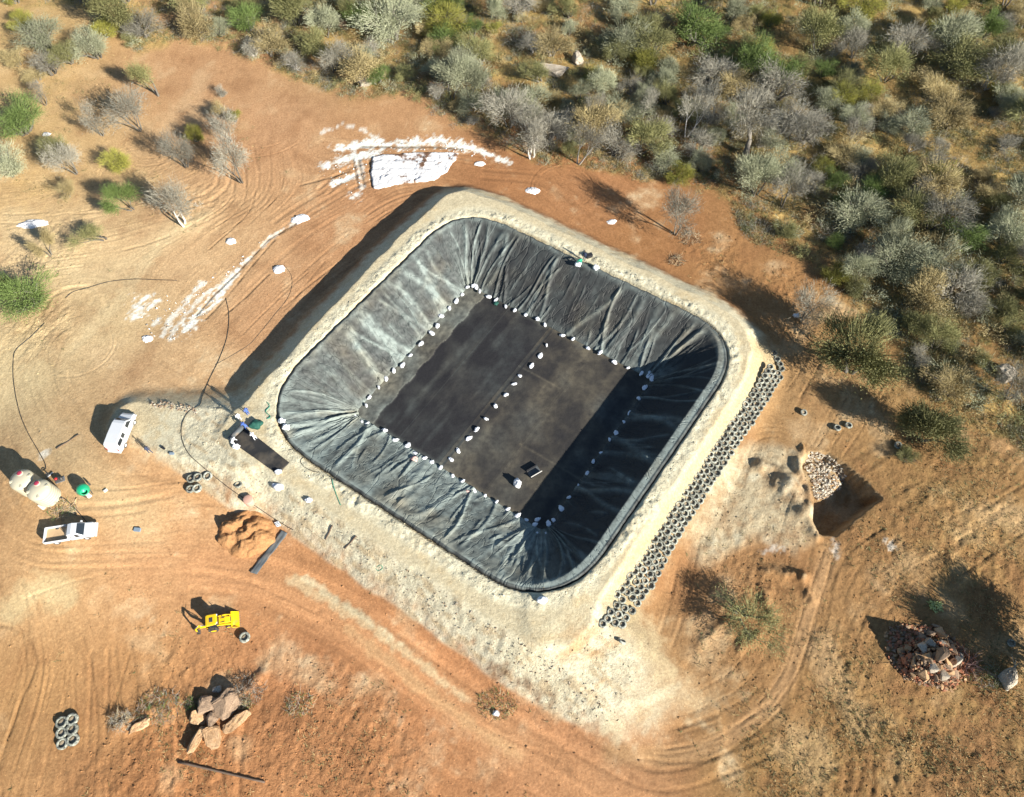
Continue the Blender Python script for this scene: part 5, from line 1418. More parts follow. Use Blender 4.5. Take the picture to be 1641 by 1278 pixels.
# ------------------------------------------------------------------ vehicles and machines
WHITEP = plain('white_car_paint', (.52, .53, .54), .3, var=.03, scale=2, dirt=(.52, .42, .32), dirt_amt=.12)
GLASS = plain('dark_car_glass', (.02, .025, .03), .08, var=.1, spec=.8)
RUBBER = plain('black_rubber', (.03, .03, .03), .8, var=.3, dirt=(.22, .17, .12), dirt_amt=.35)
STEEL = plain('grey_steel', (.35, .36, .37), .4, .7, .15)
DARKM = plain('dark_metal', (.06, .06, .06), .5, .3, .2, dirt=(.2, .15, .1), dirt_amt=.3)
YELL = plain('yellow_machine_paint', (.74, .44, .008), .4, var=.06, scale=2, dirt=(.40, .26, .12), dirt_amt=.10)
LAMP = plain('clear_lamp_glass', (.7, .72, .74), .1, var=.05); REDL = plain('red_lamp_glass', (.4, .02, .02), .2, var=.05)
def heading(p0, p1):
    a, b = GT(*p0), GT(*p1); return math.atan2(b[1] - a[1], b[0] - a[0])
def sect_body(mb, S_, mi=0):
    """Loft of symmetric cross-sections: each (x, [(half width, z) from bottom to top])."""
    rings = []
    for x, pr in S_:
        rings.append([(x, w, z) for w, z in pr] + [(x, -w, z) for w, z in reversed(pr)])
    return mb.loft(rings, mi)
def wheel(parent, x, y, r, w, rim=WHITEP):
    M = Matrix.Translation((x, y, r)) @ Matrix.Rotation(math.pi / 2, 4, 'X')
    t = MB().lathe([(r * .60, -w / 2), (r * .9, -w / 2), (r, -w * .3), (r, w * .3), (r * .9, w / 2), (r * .60, w / 2)], 20, M=M, close=True).build('wheel', RUBBER, parent, True)
    MB().lathe([(.02, -w * .34), (r * .5, -w * .40), (r * .61, -w * .46), (r * .61, w * .46), (r * .5, w * .40), (.02, w * .34)], 16, M=M).build('rim', rim, t, True)
def panel(name, pts, parent, mat, th=.012):
    """Thin pane whose outer face lies on the four given points (in order)."""
    p = [Vector(q) for q in pts]; nrm = (p[1] - p[0]).cross(p[3] - p[0]).normalized() * th
    vs_ = [tuple(q - nrm) for q in p] + [tuple(q) for q in p]
    return MB()._add(vs_, [(3, 2, 1, 0), (4, 5, 6, 7), (0, 1, 5, 4), (1, 2, 6, 5), (2, 3, 7, 6), (3, 0, 4, 7)]).build(name, mat, parent)

# minibus
def minibus():
    g = GT(199, 697); root = tag(empty('minibus', g, heading((190, 716), (208, 670))), 'white minibus parked on tan soil beside the pale gravel ramp', 'minibus')
    S_ = [(-2.42, [(.74, .45), (.80, .8), (.78, 1.2), (.66, 1.62)]), (-2.30, [(.82, .36), (.88, .8), (.85, 1.2), (.73, 1.90)]), (-2.0, [(.85, .32), (.90, .8), (.87, 1.2), (.75, 1.96)]), (-.8, [(.86, .32), (.91, .8), (.88, 1.2), (.77, 1.99)]),
          (.6, [(.86, .32), (.91, .8), (.88, 1.2), (.76, 1.97)]), (1.0, [(.86, .32), (.91, .8), (.87, 1.2), (.72, 1.88)]), (1.62, [(.86, .32), (.90, .8), (.84, 1.08), (.78, 1.17)]), (2.15, [(.83, .34), (.87, .75), (.80, .96), (.70, 1.03)]),
          (2.42, [(.76, .40), (.80, .66), (.72, .80), (.58, .86)]), (2.48, [(.68, .45), (.72, .6), (.64, .70), (.5, .74)])]
    sect_body(MB(), S_).build('body', WHITEP, root, False, .05)
    panel('windscreen', [(1.60, -.72, 1.20), (1.60, .72, 1.20), (1.06, .64, 1.885), (1.06, -.64, 1.885)], root, GLASS)
    panel('rear_window', [(-2.40, .62, 1.30), (-2.40, -.62, 1.30), (-2.315, -.60, 1.80), (-2.315, .60, 1.80)], root, GLASS)
    def yz(z, s): return s * (.892 - (z - 1.2) * .138)
    for s in (1, -1):
        for x0, x1, x0t, x1t in ((-2.05, -1.15, -2.0, -1.15), (-1.0, -.45, -1.0, -.45), (.35, 1.32, .35, .92)):
            pts = [(x0, yz(1.25, s), 1.25), (x1, yz(1.25, s), 1.25), (x1t, yz(1.78, s), 1.78), (x0t, yz(1.78, s), 1.78)]
            panel('side_window', pts if s < 0 else pts[::-1], root, GLASS)
        for x in (-1.45, 1.55): wheel(root, x, s * .80, .34, .22)
        MB().box((1.22, s * .93 - .05, 1.16), (1.40, s * .93 + .05 + s * .1, 1.36), taper=.01).build('mirror', WHITEP, root, False, .03)
        MB().box((2.34, s * .60 - .14, .70), (2.46, s * .60 + .14, .84)).build('headlight', LAMP, root, False, .03)
        MB().box((-2.45, s * .72 - .07, .8), (-2.33, s * .72 + .07, 1.25)).build('tail_light', REDL, root, False, .02)
    MB().box((-2.56, -.80, .36), (-2.38, .80, .58)).build('rear_bumper', WHITEP, root, False, .05)
    MB().box((2.36, -.80, .30), (2.56, .80, .52)).build('front_bumper', WHITEP, root, False, .06)
minibus()
# pickup
SAND = plain('load_bed_floor', (.46, .31, .17), .95, var=.2, scale=2.5, bump=.5)
def pickup():
    g = GT(119, 857); root = tag(empty('pickup_truck', g, heading((84, 862), (152, 852))), 'white single-cab pickup truck with an open load bed near the cream tanks', 'pickup')
    S_ = [(.02, [(.78, .55), (.85, .8), (.85, 1.05), (.80, 1.1)]), (.06, [(.82, .40), (.87, .8), (.84, 1.12), (.64, 1.66)]), (.5, [(.82, .38), (.88, .8), (.85, 1.12), (.66, 1.76)]), (1.05, [(.82, .38), (.88, .8), (.84, 1.10), (.62, 1.70)]),
          (1.62, [(.82, .38), (.87, .8), (.80, 1.0), (.74, 1.08)]), (2.3, [(.80, .40), (.84, .74), (.76, .94), (.64, .99)]), (2.6, [(.70, .45), (.76, .66), (.66, .80), (.5, .84)])]
    sect_body(MB(), S_).build('cab', WHITEP, root, False, .05)
    panel('windscreen', [(1.62, -.70, 1.10), (1.62, .70, 1.10), (1.10, .56, 1.71), (1.10, -.56, 1.71)], root, GLASS)
    panel('rear_window', [(.05, .56, 1.22), (.05, -.56, 1.22), (.05, -.52, 1.55), (.05, .52, 1.55)], root, GLASS, .02)
    for s in (1, -1):
        def yz(z): return s * (.848 - (z - 1.1) * .31)
        pts = [(.30, yz(1.15), 1.15), (1.40, yz(1.15), 1.15), (1.0, yz(1.58), 1.58), (.34, yz(1.58), 1.58)]
        panel('side_window', pts if s < 0 else pts[::-1], root, GLASS)
        MB().box((1.18, s * .93 - .09, 1.10), (1.36, s * .93 + .09, 1.30)).build('mirror', WHITEP, root, False, .02)
        for x in (-1.55, 1.65): wheel(root, x, s * .76, .36, .24)
        MB().box((-2.65, s * .86 - .03, .62), (-.02, s * .86 + .03, 1.12)).build('bed_side', WHITEP, root, False, .015)
        MB().box((2.48, s * .58 - .15, .66), (2.60, s * .58 + .15, .80)).build('headlight', LAMP, root, False, .03)
        MB().box((-2.69, s * .78 - .06, .7), (-2.64, s * .78 + .06, .98)).build('tail_light', REDL, root)
    MB().box((-2.68, -.83, .62), (-2.62, .83, 1.12)).build('tailgate', WHITEP, root, False, .015)
    MB().box((-.10, -.83, .62), (-.04, .83, 1.16)).build('bed_front', WHITEP, root, False, .015)
    MB().box((-2.62, -.83, .58), (-.10, .83, .66)).build('bed_floor', SAND, root)
    r_ = MB().tube([(-.02, -.72, 1.1), (-.02, -.62, 1.72), (-.02, .62, 1.72), (-.02, .72, 1.1)], .03, 6).build('roll_bar', DARKM, root, True)
    MB().box((-2.5, -.42, .38), (2.3, .42, .58)).build('chassis', DARKM, root)
    MB().box((2.5, -.80, .36), (2.72, .80, .58)).build('front_bumper', WHITEP, root, False, .06)
pickup()
# backhoe loader
def backhoe():
    g = GT(355, 999); root = tag(empty('backhoe_loader', g, heading((322, 1005), (380, 993)), .76), 'yellow backhoe loader with its shadow on the orange soil', 'backhoe')
    MB().box((-1.5, -.42, .55), (1.5, .42, .95)).build('chassis', DARKM, root, False, .03)
    sect_body(MB(), [(.15, [(.48, .9), (.50, 1.5), (.46, 1.62)]), (1.0, [(.46, .9), (.48, 1.42), (.42, 1.54)]), (1.62, [(.40, .92), (.42, 1.30), (.34, 1.38)])]).build('bonnet', YELL, root, False, .05)
    MB().tube([(.75, .38, 1.5), (.75, .38, 2.15)], .045, 8).build('exhaust', DARKM, root, True)
    cab = MB()
    for x, y in ((-1.05, .68), (-1.05, -.68), (.12, .62), (.12, -.62)): cab.tube([(x, y, .95), (x * .95, y * .94, 2.62)], .05, 6)
    cab.box((-1.1, -.7, .9), (.15, .7, 1.0))
    c_ = cab.build('cab', DARKM, root)
    sect_body(MB(), [(-1.25, [(.66, 2.62), (.70, 2.68), (.60, 2.76)]), (-1.05, [(.78, 2.62), (.82, 2.70), (.70, 2.80)]), (.08, [(.74, 2.62), (.78, 2.70), (.66, 2.80)]), (.28, [(.60, 2.62), (.64, 2.68), (.54, 2.75)])]).build('cab_roof', YELL, root, False, .04)
    for pts in ([(.13, -.58, 1.05), (.13, .58, 1.05), (.12, .55, 2.58), (.12, -.55, 2.58)], [(-1.06, .62, 1.2), (-1.06, -.62, 1.2), (-1.01, -.6, 2.58), (-1.01, .6, 2.58)], [(-1.0, -.69, 1.05), (.08, -.63, 1.05), (.08, -.59, 2.58), (-.97, -.65, 2.58)], [(.08, .63, 1.05), (-1.0, .69, 1.05), (-.97, .65, 2.58), (.08, .59, 2.58)]):
        panel('cab_window', pts, c_, GLASS)
    MB().box((-.75, -.32, 2.79), (-.25, .32, 2.83)).build('roof_hatch', DARKM, root, False, .02)
    for s in (-.28, .28): MB().box((.35, s - .05, 1.56), (.95, s + .05, 1.60)).build('bonnet_vent', DARKM, root)
    MB().box((1.60, -.3, 1.0), (1.66, .3, 1.3)).build('grille', DARKM, root)
    for s in (-.55, .55): MB().box((.24, s - .1, 2.66), (.34, s + .1, 2.76)).build('work_light', LAMP, root)
    MB().box((-.7, -.25, 1.0), (-.3, .25, 1.45)).build('seat', RUBBER, root, False, .05)
    for s in (1, -1):
        wheel(root, -.85, s * .88, .68, .42, YELL); wheel(root, 1.15, s * .78, .44, .32, YELL)
        MB().box((-1.35, s * .92 - .26, 1.36), (-.35, s * .92 + .26, 1.43)).build('mudguard', DARKM, root, False, .03)
        MB().tube([(-.1, s * .60, 1.55), (.9, s * .66, 1.45), (1.55, s * .66, .95), (1.72, s * .66, .6)], [.10, .12, .11, .08], 6).build('loader_arm', YELL, root)
        MB().tube([(.25, s * .56, 1.0), (1.5, s * .60, .9)], .05, 6).build('loader_ram', STEEL, root, True)
        MB().tube([(-1.45, s * .55, 1.0), (-1.55, s * 1.0, .35)], .08, 6).build('stabiliser', YELL, root).name = 'stabiliser_leg'
    # front bucket: open shell
    prof = [(1.95, .95), (1.98, .30), (2.15, .10), (2.85, .04), (2.87, .09), (2.2, .18), (2.06, .36), (2.03, .95)]
    bk = MB(); rings = [[(x, y, z) for x, z in prof] for y in (-1.1, 1.1)]
    bk.loft(rings)
    for s in (-1.1, 1.08): bk.loft([[(1.95, s, .95), (1.98, s, .30), (2.15, s, .10), (2.85, s, .04)], [(1.95, s + .03, .95), (1.98, s + .03, .30), (2.15, s + .03, .10), (2.85, s + .03, .04)]])
    bk.v = [(x - .35, y, z) for x, y, z in bk.v]
    fb = bk.build('front_bucket', YELL, root)
    for i in range(7): MB().box((2.49, -1.0 + i * .32, .03), (2.65, -.9 + i * .32, .07)).build('tooth', STEEL, fb)
    # rear digging arm, folded upright and swung to one side
    MB().box((-1.75, -.6, .5), (-1.5, .6, .95)).build('backhoe_frame', YELL, root, False, .03)
    MB().tube([(-1.7, -.25, .9), (-2.2, -.45, 1.9), (-2.05, -.55, 2.9)], [.16, .19, .13], 6).build('boom', YELL, root)
    MB().tube([(-2.05, -.55, 2.95), (-2.75, -.7, 2.3), (-2.95, -.75, 1.2)], [.14, .13, .09], 6).build('dipper_arm', YELL, root)
    MB().tube([(-1.75, -.2, 1.4), (-2.0, -.45, 2.5)], .06, 6).build('boom_ram', STEEL, root, True)
    MB().tube([(-2.15, -.55, 3.05), (-2.8, -.7, 2.5)], .05, 6).build('dipper_ram', STEEL, root, True)
    prof = [(-2.95, 1.25), (-3.1, .95), (-3.0, .65), (-2.7, .55), (-2.68, .6), (-2.92, .72), (-3.0, .95), (-2.85, 1.2)]
    rb = MB().loft([[(x, y, z) for x, z in prof] for y in (-1.05, -.45)])
    for y in (-1.05, -.48): rb.loft([[(-2.95, y, 1.25), (-3.1, y, .95), (-3.0, y, .65), (-2.7, y, .55)], [(-2.95, y + .03, 1.25), (-3.1, y + .03, .95), (-3.0, y + .03, .65), (-2.7, y + .03, .55)]])
    rb.build('rear_bucket', DARKM, root)
backhoe()

# ------------------------------------------------------------------ tanks, pump, small plant
CREAM = plain('cream_tank_plastic', (.44, .40, .29), .5, var=.06, scale=1.5, dirt=(.45, .36, .24), dirt_amt=.12)
MAROON = plain('maroon_lid', (.30, .03, .06), .5, var=.1)
def tank(px, py, label, r=1.28, h=2.5):
    g = GT(px, py); root = tag(empty('water_tank', g), label, 'tank')
    prof = [(.05, 0), (r * .97, 0), (r, .08)]
    k = 0
    z = .3
    while z < h - .5:
        prof += [(r, z), (r - .035, z + .04), (r - .035, z + .12), (r, z + .16)]; z += .38
    prof += [(r, h - .3), (r * .95, h - .12), (r * .62, h + .10), (r * .35, h + .20), (.05, h + .22)]
    MB().lathe(prof, 36).build('tank_body', CREAM, root, True)
    # raised shoulder blocks moulded in the top
    for a in (.4, 1.97, 3.54, 5.11):
        M = Matrix.Rotation(a, 4, 'Z')
        MB().box((r * .42, -.16, h - .10), (r * .90, .16, h + .12), taper=.04, M=M).build('shoulder_rib', CREAM, root, False, .03)
    off = Vector((-.1, r * .45, 0))
    MB().lathe([(.05, h + .04), (.34, h + .04), (.34, h + .24), (.30, h + .28), (.05, h + .28)], 20, M=Matrix.Translation(off)).build('neck_ring', CREAM, root, True)
    MB().lathe([(.05, h + .28), (.27, h + .28), (.27, h + .34), (.12, h + .36), (.05, h + .36)], 20, M=Matrix.Translation(off)).build('lid', MAROON, root, True)
    MB().tube([(r - .05, -.2, .25), (r + .25, -.2, .25)], .07, 8).build('outlet_pipe', DARKM, root, True)
tank(80, 797, 'larger-looking cream plastic water tank nearer the pickup')
tank(53, 781, 'cream plastic water tank standing behind the other at the left border')
# pump set beside the tanks
g = GT(97, 770); root = tag(empty('pump_set', g, .4), 'small black engine pump on a frame beside the cream tanks', 'pump')
MB().box((-.5, -.3, .02), (.5, .3, .1)).build('skid', STEEL, root, False, .01)
MB().box((-.4, -.22, .1), (.1, .22, .55)).build('engine', DARKM, root, False, .06)
MB().lathe([(.03, 0), (.2, 0), (.24, .08), (.24, .2), (.1, .28), (.03, .28)], 14, M=Matrix.Translation((.12, 0, .32)) @ Matrix.Rotation(math.pi / 2, 4, 'Y')).build('pump_housing', DARKM, root, True)
MB().lathe([(.03, 0), (.16, 0), (.18, .12), (.08, .2), (.03, .2)], 14, M=Matrix.Translation((-.2, 0, .55))).build('fuel_cap', REDL, root, True)
g = GT(80, 763); root = tag(empty('valve_stand', g, .9), 'grey pipe fitting where the black hose meets the cream tanks', 'pipe fitting')
MB().tube([(-.5, 0, .12), (.5, 0, .12)], .09, 8).build('pipe', STEEL, root, True); MB().tube([(0, 0, .1), (0, 0, .55)], .06, 8).build('riser', DARKM, root, True)
MB().lathe([(.12, .55), (.2, .55), (.2, .6), (.12, .6)], 14, close=True).build('hand_wheel', DARKM, root, True)
# green drum machine
GREENP = plain('green_drum_paint', (.01, .36, .17), .4, var=.08, scale=2, dirt=(.35, .3, .2), dirt_amt=.08)
g = GT(140, 790); root = tag(empty('drum_mixer', g, -.75), 'bright green wheeled drum mixer on the soil right of the cream tanks', 'mixer')
M = Matrix.Translation((0, 0, .95)) @ Matrix.Rotation(math.radians(62), 4, 'Y')
MB().lathe([(.05, -.62), (.35, -.62), (.62, -.35), (.68, -.05), (.66, .22), (.42, .58), (.36, .66), (.32, .66), (.38, .56), (.60, .20), (.05, .1)], 24, M=M).build('drum', GREENP, root, True)
fr = MB()
for s in (1, -1): fr.tube([(-.7, s * .45, .3), (0, s * .62, .95), (.7, s * .35, .12)], .04, 6)
fr.tube([(-.7, -.55, .3), (-.7, .55, .3)], .04, 6); fr.tube([(-.7, 0, .3), (.75, 0, .12)], .04, 6)
fr.build('frame', DARKM, root, True)
for s in (1, -1): wheel(root, -.7, s * .75, .30, .16)
MB().box((.45, -.22, .25), (.95, .22, .62)).build('motor_box', WHITEP, root, False, .04)
# barrels, boxes, scraps
CLAY = plain('reddish_drum_paint', (.52, .30, .22), .7, var=.1, dirt=(.45, .34, .24), dirt_amt=.3)
g = GT(402, 806); root = tag(empty('drum', g), 'reddish round drum with a flat lid at the edge of the gravel', 'drum')
MB().lathe([(.03, 0), (.5, 0), (.52, .05), (.52, .35), (.545, .38), (.52, .41), (.52, .75), (.545, .78), (.52, .81), (.52, 1.05)], 24).build('drum_body', CLAY, root, True)
MB().lathe([(.03, 1.06), (.50, 1.06), (.55, 1.05), (.56, 1.09), (.50, 1.12), (.03, 1.12)], 24).build('lid', CLAY, root, True)
def crate(px, py, sx, sy, sz, rz, mat, label, name='box', cat='box', up=0.0, z=None):
    g = GT(px, py) if z is None else G(px, py, z); o = MB().box((-sx / 2, -sy / 2, 0), (sx / 2, sy / 2, sz * .88)).build(name, mat, None, False, .02, (g[0], g[1], g[2] + up), rz)
    e = MB().box((-sx / 2 - .02, -sy / 2 - .02, sz * .88), (sx / 2 + .02, sy / 2 + .02, sz)).build('lid', mat, o, False, .01)
    return tag(o, label, cat)
PALEBOX = plain('pale_box', (.7, .66, .58), .7, var=.1); BLUEGREY = plain('blue_grey_plastic', (.20, .25, .30), .5, var=.1); BLK = plain('black_plastic', (.02, .02, .022), .5, var=.2)
crate(69, 813, .7, .4, .4, -.6, PALEBOX, 'small pale box on the soil between the tanks and the pickup')
crate(221, 850, .7, .4, .25, -.1, BLUEGREY, 'small blue-grey box alone on the tan soil')
crate(262, 719, .5, .25, .2, -.5, BLK, 'small black case on the gravel right of the minibus', 'case', 'case')
crate(276, 728, .5, .25, .2, 0, BLUEGREY, 'small grey case on the gravel next to the black case', 'case', 'case')
crate(170, 787, .4, .22, .2, .8, PALEBOX, 'small white carton right of the green mixer', 'carton', 'carton')
g = GT(116, 802)
WOOD = plain('raw_timber', (.46, .33, .18), .85, var=.2, scale=5)
def pole(p0, p1, r, mat, label, name, cat, up=.08):
    a, b = GT(*p0), GT(*p1); mid = (a + b) / 2
    pts = [Vector(a + (b - a) * t - mid) + Vector((0, 0, up + .04 * math.sin(t * 9))) for t in np.linspace(0, 1, 9)]
    o = MB().tube([tuple(p) for p in pts], [r * (1 - .3 * t) for t in np.linspace(0, 1, 9)], 7).build(name, mat, None, True, 0, mid)
    return tag(o, label, cat)
DEADW = plain('dead_wood', (.12, .08, .055), .9, var=.3, scale=4)
pole((286, 1221), (425, 1254), .13, DEADW, 'long thin dark log lying below the boulder group', 'log', 'log', .12)
pole((115, 812), (124, 799), .06, WOOD, 'short yellow plank between the pump and the green mixer', 'plank', 'plank')
pole((91, 720), (127, 697), .07, DEADW, 'dark crooked stick on tan soil left of the minibus', 'stick', 'stick')
pole((490, 845), (521, 868), .02, DEADW, 'thin wire lying on the pale crest road', 'wire', 'wire', .02)
for p0, p1, lab in (((533, 843), (522, 866), 'dark timber sticking out of the gravel bank, left of the pair'), ((571, 860), (553, 880), 'dark timber sticking out of the gravel bank, right of the pair')):
    pole(p0, p1, .09, DEADW, lab, 'timber', 'timber', .1)
# hoses
HOSE = plain('black_hose', (.025, .025, .022), .6, var=.2, dirt=(.25, .2, .14), dirt_amt=.3)
def hose(pts, r, label, name='hose', mat=HOSE, n=8, closed=False):
    P = spline(pts, n); W_ = []
    g0 = GT(*pts[0])
    for a, b in P:
        g = GT(a, b); W_.append((g[0] - g0[0], g[1] - g0[1], g[2] - g0[2] + r))
    return tag(MB().tube(W_, r, 6).build(name, mat, None, True, 0, g0), label, 'hose')
hose([(74, 752), (72, 742), (60, 720), (43, 690), (30, 655), (22, 610), (22, 575), (27, 560), (50, 540), (72, 518)], .045, 'black hose running from the cream tanks up the left side')
hose([(105, 478), (118, 468), (140, 462), (175, 452), (215, 448), (250, 449), (284, 450)], .04, 'black hose arching over pale sand right of the green bush')
hose([(362, 478), (367, 505), (364, 540), (352, 575), (336, 608), (324, 638), (320, 650), (303, 660), (292, 680), (292, 705), (303, 728), (322, 746), (345, 765), (372, 786), (400, 805), (440, 832), (470, 850)], .042, 'long black hose from the powder streaks across the gravel ramp')
hose([(95, 795), (108, 803), (120, 815), (130, 826), (150, 850)], .05, 'black hose between the larger tank and the pickup bonnet')
hose([(463, 722), (475, 719), (487, 721), (490, 730), (482, 738), (487, 748), (500, 755), (513, 758)], .03, 'thin dark cable looping from the black mat towards the pond')
hose([(455, 425), (466, 440), (468, 458), (460, 480), (440, 505), (420, 530), (400, 552), (372, 570), (345, 585)], .022, 'thin dark line curving through the tan soil left of the shaded bank')
GREENR = plain('green_rope', (.02, .22, .14), .7, var=.2)
hose([(532, 768), (534, 778), (538, 790), (543, 803), (546, 810)], .04, 'green rope trailing over the gravel below the pond edge', 'rope', GREENR)
hose([(428, 645), (432, 652), (426, 660), (433, 668), (428, 672)], .05, 'green rope coiled loosely near the pond corner by the mat', 'rope', GREENR)
hose([(604, 909), (610, 906), (613, 911), (607, 915), (602, 912)], .03, 'small loop of green rope on the gravel bank', 'rope', GREENR)

# ------------------------------------------------------------------ black mat being unrolled, strips and bundles
FABRIC = plain('black_geotextile', (.014, .0135, .0135), .8, var=.35, scale=1.2, dirt=(.10, .08, .055), dirt_amt=.35)
GREYF = plain('grey_geotextile', (.075, .085, .09), .75, var=.3, scale=2, dirt=(.3, .2, .12), dirt_amt=.3)
def sheet(name, cpx, mat, label, cat, up=.05, nu=40, nv=14, wav=.03, thick=.03):
    c4 = [GT(*p) for p in cpx]; o0 = sum(c4) / 4
    V = []
    for i in range(nu):
        for j in range(nv):
            u, v = i / (nu - 1), j / (nv - 1)
            p = (c4[0] * (1 - v) + c4[1] * v) * (1 - u) + (c4[3] * (1 - v) + c4[2] * v) * u
            V.append((p[0] - o0[0], p[1] - o0[1], float(hz(p[0], p[1])) + up + wav * math.sin(u * 21 + v * 3) * .5 + wav * math.sin(v * 11 - u * 5) * .5 - o0[2]))
    idx = np.arange(nu * nv).reshape(nu, nv)
    q = np.stack([idx[:-1, :-1], idx[:-1, 1:], idx[1:, 1:], idx[1:, :-1]], -1).reshape(-1, 4)
    me = np_mesh(name, V, q, True, mat)
    o = link(name, me, None, None, o0); md = o.modifiers.new('thick', 'SOLIDIFY'); md.thickness = thick
    return tag(o, label, cat)
sheet('geotextile_mat', [(393, 686), (370, 708), (445.5, 761), (464, 742)], FABRIC, 'long black mat being unrolled on the gravel at the pond corner', 'mat')
a, b = GT(394, 682), GT(369, 706); mid = (a + b) / 2; dv = Vector(b - a)
roll = tag(empty('geotextile_roll', mid + np.array([0, 0, .30])), 'grey roll at the head of the black mat', 'roll')
MB().tube([tuple(-dv * .5), tuple(dv * .5)], .30, 16).build('rolled_fabric', GREYF, roll, True)
MB().tube([tuple(-dv * .56), tuple(dv * .56)], .05, 8).build('core_pipe', STEEL, roll, True)
sheet('liner_strip', [(451, 850), (461, 855), (412, 921), (401, 918)], GREYF, 'narrow dark grey strip of liner lying beside the orange soil heap', 'strip', .10, 30, 6, .06)
sheet('torn_sheet', [(440, 839), (447, 836), (451, 843), (444, 846)], plain('pale_sheet', (.6, .62, .64), .6), 'crumpled pale scrap at the top of the orange soil heap', 'scrap', .2, 10, 8, .12)
def lump(name, g, sx, sy, sz, mat, label, cat, seed, rz=0.0):
    bm = bmesh.new(); bmesh.ops.create_icosphere(bm, subdivisions=3, radius=1)
    for v in bm.verts:
        n_ = mnoise.noise(v.co * 1.7 + Vector((seed, seed * 2.1, 0))) * .45 + mnoise.noise(v.co * 4 + Vector((seed, 0, 3))) * .15
        v.co *= 1 + n_; v.co.z = max(v.co.z, -.35)
        v.co = Vector((v.co.x * sx, v.co.y * sy, (v.co.z + .35) * sz))
    me = bpy.data.meshes.new(name); bm.to_mesh(me); bm.free(); me.materials.append(mat); me.polygons.foreach_set('use_smooth', [True] * len(me.polygons))
    return tag(link(name, me, None, None, g, rz), label, cat)
PINK = plain('pinkish_sacking', (.55, .34, .29), .85, var=.35, scale=9); GREENC = plain('green_netting', (.008, .07, .05), .8, var=.4, scale=8)
lump('cloth_bundle', G(663, 738, FLOORZ + .6), .5, .4, .45, PINK, 'pinkish bundle on the dusty slope by the road-side sandbag line', 'bundle', 1)
lump('cloth_bundle', G(749, 789, FLOORZ + .5), .25, .2, .25, PINK, 'tiny reddish bundle on the road-side slope further along', 'bundle', 2)
lump('net_bundle', GT(410, 682), .75, .6, .5, GREENC, 'dark green heap of netting beside the head of the black mat', 'bundle', 3)
lump('net_bundle', G(795, 487, FLOORZ + .1), .35, .3, .2, GREENC, 'small green netting among the sandbags at the bush-side foot', 'bundle', 4)
for a, b, lab, s_ in ((447, 782, 'larger white sack lying on the pale crest road below the mat', .55), (442, 779, 'smaller white sack touching the larger one on the crest road', .4), (495, 802, 'white sack alone on the pale crest road', .42),
                      (446, 757, 'white sack holding down the lower end of the black mat', .4), (379, 717, 'white sack at the near corner of the mat roll', .45), (1276, 507, 'white bag on the soil beside the grey twiggy tree', .4),
                      (869, 962, 'white plastic scrap on the gravel at the lower pond corner', .55), (829, 824 + 0, '', 0), (795, 1144, 'white scrap beside the green weeds by the haul road', .35), (447, 684 , '', 0)):
    if s_: lump('sack', GT(a, b), s_, s_ * .7, s_ * .8, BAGM, lab, 'sack', a * .1)
for a, b, lab in ((452, 676, 'white sack at the pond edge, upper of the two near the mat corner'), (459, 686, 'white sack draped over the pond edge, lower of the two'), (577, 1, '')):
    if lab: lump('sack', G(a, b, CREST), .45, .38, .4, BAGM, lab, 'sack', a * .3)
# things on the pond floor
o = lump('sack', G(829, 776, FLOORZ + .05), .45, .5, .75, BAGM, 'upright white sack on the pond floor beside the dark tray', 'sack', 7)
g = G(856, 757, FLOORZ + .06); root = tag(empty('tray', g, .55), 'dark open tray with a pale edge on the pond floor near the shadow', 'tray')
MB().box((-.75, -.5, 0), (.75, .5, .06)).build('tray_base', GREYF, root)
MB().box((-.75, -.56, 0), (.75, -.48, .5)).build('tray_side', BLK, root); MB().box((-.78, .46, 0), (.78, .54, .5)).build('tray_side', BLK, root)
MB().box((-.80, -.58, .5), (.78, -.50, .55)).build('tray_edge', PALEBOX, root)

# dead brush heaps, weeds and roots
def brush(px, py, r, h, n, mats, label, seed, name='dead_brush', cat='brush', z=None, lr=(.3, .9), wr_=(.012, .03)):
    q = np.random.default_rng(seed); g = GT(px, py); mb = MB()
    for i in range(n):
        a, d = q.uniform(0, 6.28), r * math.sqrt(q.random()); x, y = d * math.cos(a) * 1.0, d * math.sin(a) * .75
        th, ph = q.uniform(0, 6.28), q.uniform(-.2, .9); L = q.uniform(*lr)
        z0 = h * (1 - (d / r) ** 2) * q.random()
        p0 = Vector((x, y, z0)); p2 = p0 + Vector((math.cos(th) * math.cos(ph), math.sin(th) * math.cos(ph), math.sin(ph))) * L; p1 = (p0 + p2) / 2 + Vector(q.normal(0, .08 * L, 3))
        mb.tube([tuple(p0), tuple(p1), tuple(p2)], [q.uniform(*wr_), wr_[0], wr_[0] * .5], 3, int(q.integers(len(mats))), cap=False)
    return tag(mb.build(name, mats, None, False, 0, g), label, cat)
STRAW = plain('straw_twigs', (.42, .34, .21), .9, var=.3); GREYT = plain('grey_twigs', (.26, .24, .20), .9, var=.3); DARKT = plain('dark_twigs', (.10, .08, .06), .9, var=.3); WEED = plain('green_weed_leaves', (.10, .16, .035), .8, var=.4)
brush(195, 1158, 1.3, .7, 220, [STRAW, GREYT], 'straw-coloured dead brush left of the lone tan boulder', 1)
brush(255, 1134, 2.2, .5, 320, [GREYT, DARKT, WEED], 'dark scrubby brush line right of the straw-coloured heap', 2)
brush(393, 1108, 2.0, .9, 320, [GREYT, DARKT, DARKT], 'dark tangled branches behind the largest boulder', 3)
brush(310, 1128, 1.0, .5, 160, [WEED, DARKT], 'green weeds at the upper left of the boulder group', 4, 'weeds', 'weeds')
brush(392, 1128, .9, .4, 120, [WEED, STRAW], 'green weeds right of the largest boulder', 5, 'weeds', 'weeds')
